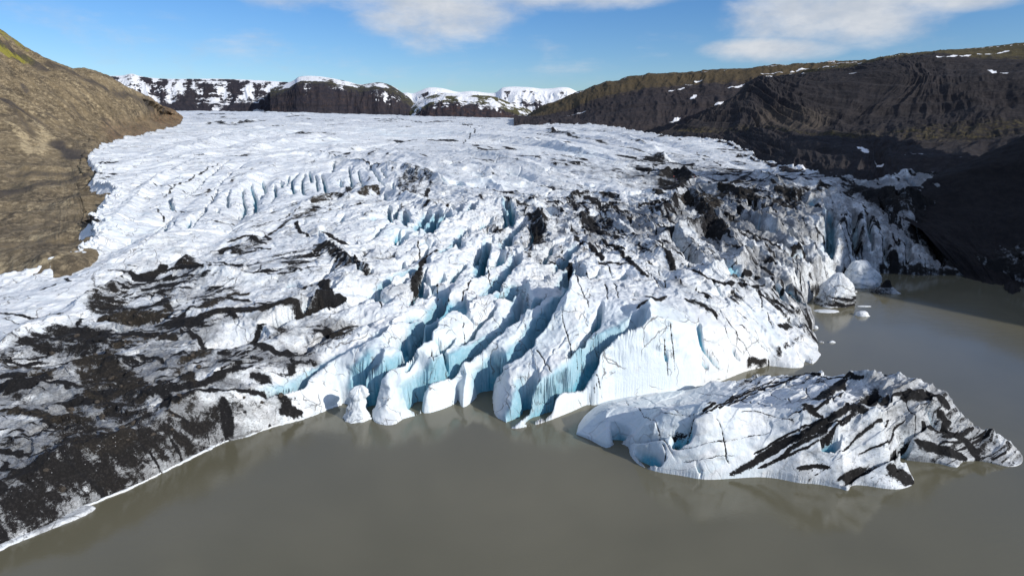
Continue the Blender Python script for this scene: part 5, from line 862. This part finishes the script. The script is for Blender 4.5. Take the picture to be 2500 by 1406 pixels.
ice_body('ice_pillar', 872, 1020, [(-1.5, 2.9), (0, 2.7), (1.5, 2.3), (3.4, 1.75), (4.8, 1.45), (5.5, 1.85), (6.5, 1.8), (7.3, 1.3), (7.9, 0.6), (8.0, 0)], 'white mushroom shaped ice pillar with a rounded cap, standing in the water before the glacier', 'ice pillar', seed=3, lean=(0.10, 0.12), dirt=.06, amp=.2, sq=(1.1, .85))
ice_body('serac', 2100, 695, [(-1.5, 7.0), (0, 7.0), (3, 6.6), (6.5, 5.4), (9.5, 3.4), (11, 1.6), (11.4, 0)], 'smooth rounded pale blue ice dome at the glacier front, beside the dark pointed iceberg', 'serac', seed=13, sq=(1.0, .9), dirt=.26, amp=.15, blue=.22, lean=(-.1, .05))
ice_body('serac', 2036, 742, [(-1.5, 7.2), (0, 6.9), (1.6, 6.4), (2.2, 6.9), (3.6, 6.2), (4.4, 6.4), (7, 4.9), (9.5, 3.1), (11.4, 1.3), (12, 0)], 'layered ice tower with black dirt bands round its foot, left of the smooth ice dome', 'serac', seed=23, sq=(1, .8), dirt=.4, amp=.19, lean=(.12, .2), debf=lambda V, H, R: np.clip((.75 * sstep(-.1, .35, fbm(V[:, 2] / 1.1 + .12 * V[:, 0], V[:, 0] / 9, 77, 3)) + .35 * (V[:, 2] < 3)) * (1 - sstep(4.5, 6.5, V[:, 2])), 0, 1))
ice_body('small_iceberg', 2163, 714, [(-1, 5.6), (0, 5.4), (1.2, 3.8), (3.2, 1.9), (5.3, .8), (5.9, 0)], 'small dark pointed iceberg streaked with black ash, near the far shadowed shore', 'iceberg', seed=33, sq=(1.15, .55), amp=.22, dirt=.5, debf=lambda V, H, R: np.clip(.45 + .7 * (V[:, 2] > 2.5) - .5 * (V[:, 0] > 1.2) * (V[:, 2] < 2.5), 0, 1))
ice_body('small_iceberg', 2106, 770, [(-1, 2.4), (0, 2.3), (.9, 1.9), (1.6, 1.1), (1.85, 0)], 'small smooth domed ice floe alone on the water below the layered ice tower', 'iceberg', seed=43, sq=(1.1, .8), dirt=.12, amp=.08)
ice_body('ice_floe', 2018, 760, [(-.5, 3.2), (0, 3.1), (.3, 2.4), (.45, 1.0), (.5, 0)], 'thin flat ice sheet awash at the foot of the layered ice tower', 'ice floe', seed=53, sq=(1.5, .7), dirt=.2)
ice_body('ice_floe', 2110, 748, [(-.5, 1.5), (0, 1.4), (.2, 1.0), (.3, 0)], 'tiny flat ice floe between the layered ice tower and the domed floe', 'ice floe', seed=63, sq=(1.7, .6), dirt=.1, res=24)
ice_body('ice_fragment', 2004, 836, [(-.4, .7), (0, .7), (.35, .45), (.5, 0)], 'small dark ice fragment drifting off the pointed glacier snout, nearer of the two', 'ice fragment', 'ice fragments off the snout', seed=73, sq=(1.3, .8), dirt=.6, res=20)
ice_body('ice_fragment', 2031, 836, [(-.4, .8), (0, .75), (.5, .4), (.7, 0)], 'small pale ice fragment drifting farther out from the pointed glacier snout', 'ice fragment', 'ice fragments off the snout', seed=83, sq=(1.4, .7), dirt=.3, res=20)
ice_body('ice_fragment', 1990, 801, [(-.4, 1.1), (0, 1.0), (.7, .7), (1.0, 0)], 'little white ice lump touching the blue arch at the glacier edge', 'ice fragment', seed=93, dirt=.1, res=24)

# flat ice shelf bottom left
def shelf():
    out = [(-260, 1460), (-80, 1378), (0, 1342), (60, 1318), (130, 1290), (200, 1262), (232, 1243), (225, 1236), (190, 1240), (120, 1262), (60, 1285), (0, 1306), (-80, 1340), (-260, 1420)]
    P = smooth_line(np.array([on_z(px, py, 0)[:2] for px, py in out]), 4)
    x = np.arange(P[:, 0].min() - .5, P[:, 0].max() + .5, .22); y = np.arange(P[:, 1].min() - .5, P[:, 1].max() + .5, .22)
    Yg, Xg = np.meshgrid(y, x, indexing='ij'); X = Xg.ravel(); Y = Yg.ravel(); ins = inside(P, X, Y); d = np.full(len(X), 4.0); i, dd, _, _ = seg_field(np.vstack([P, P[:1]]), X, Y, 4); d[i] = dd
    sd = np.where(ins, d, -d); Z = np.where(ins, 0.5 * np.clip(sd / .5, 0, 1) ** .5 + 0.15 * fbm(X / 2, Y / 2, 501, 3), -.5)
    V = np.stack([X, Y, Z], 1); q = grid_quads(len(y), len(x), ins); mk = np.stack([np.clip(.45 * fbm(X / 2.5, Y / 2.5, 503, 3), 0, 1), 0 * X, .35 + 0 * X, 0 * X], 1)
    V, q, at = compact(V, q, {'mask': mk}); o = mesh_obj('ice_shelf', V, q, M_ICE, True, at)
    tag(o, 'flat white tongue of ice on the water below the black shore ice, near left corner', 'ice floe')
shelf()

# ------------------------------------------------------------------ blocks and boulders
def chunk_mesh(seed, mat, n=1.0):
    rg = np.random.RandomState(seed); m = 9; A = rg.normal(size=(m, 3)); A /= np.linalg.norm(A, axis=1, keepdims=True)
    import bmesh
    bm = bmesh.new(); bmesh.ops.create_icosphere(bm, subdivisions=4, radius=1.0)
    off = rg.uniform(.55, .85, m)
    for v in bm.verts:
        d = np.array(v.co); k = A @ d; r = 1.0
        for kk, oo in zip(k, off):
            if kk > 1e-3: r = min(r, oo / kk)
        v.co = v.co * float(r)
    V = np.array([v.co[:] for v in bm.verts]); V += .035 * np.stack([fbm(V[:, 0] * 5 + k * 9, V[:, 1] * 5 + V[:, 2] * 4, seed + k, 2) for k in range(3)], 1)
    F_ = np.array([[v.index for v in f.verts] for f in bm.faces]); bm.free()
    return V, F_
M_BOULDER = rock_material('boulder_rock', [(0.07, 0.06, 0.05), (0.04, 0.036, 0.032), (0.12, 0.10, 0.08), (0.2, 0.17, 0.12), (0.09, 0.06, 0.045)], scale=12)
dg = bpy.context.evaluated_depsgraph_get(); dg.update()
def drop(x, y):
    ok, loc, *_ = glacier.ray_cast(Vector((x, y, 400)), Vector((0, 0, -1)))
    return loc.z if ok else 0.0
def scatter(name, mat, pts, label, cat, group, sizes, seeds=6, sink=.35, dirt=.1, flat=.8, jit=9):
    protos = []
    for k in range(seeds):
        V, F_ = chunk_mesh(900 + k + int(sizes[0] * 100), mat); mk = np.tile([0, 0.0, dirt, 0], (len(V), 1)); protos.append((V, F_, mk))
    W_ = project([(a + random.uniform(-jit, jit), b + random.uniform(-jit * .5, jit * .5)) for a, b in pts]); src = [None] * seeds
    for n, (x, y) in enumerate(W_):
        k = n % seeds
        if src[k] is None: o = mesh_obj(name, protos[k][0], None, mat, False, {'mask': protos[k][2]}, tris=protos[k][1]); src[k] = o
        else: o = src[k].copy(); scn.collection.objects.link(o)
        s = random.uniform(*sizes); o.scale = (s * random.uniform(.8, 1.3), s * random.uniform(.8, 1.2), s * flat)
        o.rotation_euler = (random.uniform(-.4, .4), random.uniform(-.4, .4), random.uniform(0, 6.28)); o.location = (x, y, drop(x, y) + s * flat * (1 - sink) * .5)
        tag(o, label, cat, group)
edge = [(228, 548), (236, 556), (232, 565), (245, 570), (240, 578), (252, 585), (246, 592), (238, 600), (258, 575), (232, 540), (243, 548), (262, 560), (215, 618), (205, 622), (222, 610), (190, 628), (180, 630), (172, 636), (160, 640), (150, 643), (140, 648), (130, 652), (122, 654), (236, 606), (198, 632), (166, 645), (268, 492), (275, 498), (262, 500), (282, 490), (290, 487), (255, 520), (250, 530), (228, 572), (246, 610), (212, 628), (156, 650), (186, 640)]
scatter('ice_block', M_ICE, edge, 'jagged white ice block tumbled along the left margin of the glacier', 'ice block', 'ice blocks along the left margin', (0.7, 1.5), 6, jit=6)
bl = [(330, 840), (345, 825), (310, 845), (300, 770), (350, 768), (420, 762), (64, 1016), (170, 1023), (250, 1032), (440, 1048), (420, 1070), (60, 880), (120, 850), (200, 830), (250, 890), (280, 940), (300, 950), (230, 990), (180, 990), (470, 880), (500, 870), (480, 905), (340, 1040), (300, 1070), (390, 1080), (330, 1100), (120, 1180), (150, 1200), (450, 1010), (640, 1000), (610, 1005), (700, 990)]
scatter('boulder', M_BOULDER, bl, 'grey brown boulder lying in the ash and gravel of the dirty left ice', 'boulder', 'boulders in the debris on the left ice', (0.35, 0.8), 5, jit=14)

# ------------------------------------------------------------------ hikers
def flat_mat(name, c, r=0.8):
    m, N, b, P, g = new_mat(name); n = N.noise(P, 14, 4, .6)
    N.put(N.mix(n, tuple(q * .8 for q in c), tuple(min(1, q * 1.15) for q in c)), b.inputs['Base Color']); b.inputs['Roughness'].default_value = r; return m
M_SKIN = flat_mat('skin', (.55, .34, .25)); M_RED = flat_mat('red_jacket_cloth', (.62, .03, .04)); M_BLUE = flat_mat('blue_jacket_cloth', (.06, .07, .30)); M_DARK = flat_mat('dark_trouser_cloth', (.02, .02, .03)); M_PINK = flat_mat('pink_jacket_cloth', (.6, .12, .2)); M_HELM = flat_mat('helmet_shell', (.7, .7, .72), .4)
def skin_obj(name, verts, edges, mat, parent, sub=2):
    me = bpy.data.meshes.new(name); me.from_pydata([v[:3] for v in verts], edges, []); o = bpy.data.objects.new(name, me); scn.collection.objects.link(o)
    m = o.modifiers.new('skin', 'SKIN'); m.use_smooth_shade = True
    for i, v in enumerate(verts): me.skin_vertices[0].data[i].radius = (v[3], v[4] if len(v) > 4 else v[3])
    me.skin_vertices[0].data[0].use_root = True
    s = o.modifiers.new('sub', 'SUBSURF'); s.levels = s.render_levels = sub
    dg_ = bpy.context.evaluated_depsgraph_get(); nm = bpy.data.meshes.new_from_object(o.evaluated_get(dg_)); nm.name = name; o.modifiers.clear(); o.data = nm; nm.materials.clear(); nm.materials.append(mat)
    if parent: o.parent = parent
    return o
def hiker(px, py, jacket, trouser, facing, stride, label):
    x, y = project([(px, py)])[0]; z = drop(x, y)
    st = stride
    V = [(0, 0, .95, .15, .12), (0, 0, 1.12, .14, .10), (0, -.01, 1.32, .17, .11), (0, 0, 1.47, .08), (0, .01, 1.56, .055), (0, .02, 1.66, .095, .11), (0, .02, 1.76, .07),
         (-.10, 0, .88, .09), (-.11, st * .5, .50, .065), (-.11, st, .10, .045), (-.11, st + .14, .04, .045), (.10, 0, .88, .09), (.11, -st * .4, .50, .065), (.11, -st, .10, .045), (.11, -st + .14, .04, .045),
         (-.20, 0, 1.42, .06), (-.27, -st * .4, 1.16, .045), (-.25, .12, .95, .035), (-.25, .17, .88, .03), (.20, 0, 1.42, .06), (.27, st * .4, 1.16, .045), (.25, .16, .98, .035), (.25, .22, .92, .03)]
    E = [(0, 1), (1, 2), (2, 3), (3, 4), (4, 5), (5, 6), (0, 7), (7, 8), (8, 9), (9, 10), (0, 11), (11, 12), (12, 13), (13, 14), (2, 15), (15, 16), (16, 17), (17, 18), (2, 19), (19, 20), (20, 21), (21, 22)]
    # five fingers and a nose on the one continuous body
    for w, sx2 in ((18, -1), (22, 1)):
        bx, by, bz = V[w][:3]
        for f in range(5):
            V.append((bx + (-.03 + .015 * f), by + .03 + .01 * (f % 3), bz - .07 - .008 * (2 - abs(f - 2)), .008)); E.append((w, len(V) - 1))
    V.append((0, .13, 1.65, .014)); E.append((5, len(V) - 1))
    root = skin_obj('person', V, E, M_SKIN, None, 1)
    J = [(0, 0, .92, .185, .15), (0, 0, 1.12, .175, .135), (0, -.01, 1.32, .205, .145), (0, 0, 1.48, .10), (-.20, 0, 1.42, .085), (-.27, -st * .4, 1.16, .068), (-.25, .11, .97, .052), (.20, 0, 1.42, .085), (.27, st * .4, 1.16, .068), (.25, .15, 1.0, .052)]
    skin_obj('jacket', J, [(0, 1), (1, 2), (2, 3), (2, 4), (4, 5), (5, 6), (2, 7), (7, 8), (8, 9)], jacket, root, 1)
    T = [(0, 0, .93, .165, .14), (-.10, 0, .86, .115), (-.11, st * .5, .50, .088), (-.11, st, .14, .07), (.10, 0, .86, .115), (.11, -st * .4, .50, .088), (.11, -st, .14, .07)]
    skin_obj('trousers', T, [(0, 1), (1, 2), (2, 3), (0, 4), (4, 5), (5, 6)], trouser, root, 1)
    skin_obj('helmet', [(0, 0, 1.72, .115, .13), (0, 0, 1.80, .09)], [(0, 1)], M_HELM, root, 2)
    root.location = (x, y, z - .02); root.rotation_euler = (0, 0, facing)
    tag(root, label, 'person')
hiker(1644, 448, M_RED, M_DARK, .6, .22, 'person in a red jacket on the black ash ridge, left of the one in blue')
hiker(1650, 450, M_BLUE, M_DARK, -.5, .12, 'person in a blue jacket on the black ash ridge, right behind the red jacket')
hiker(1694, 456, M_PINK, M_DARK, 1.2, .18, 'person in a pink top standing alone on the white ice ridge')
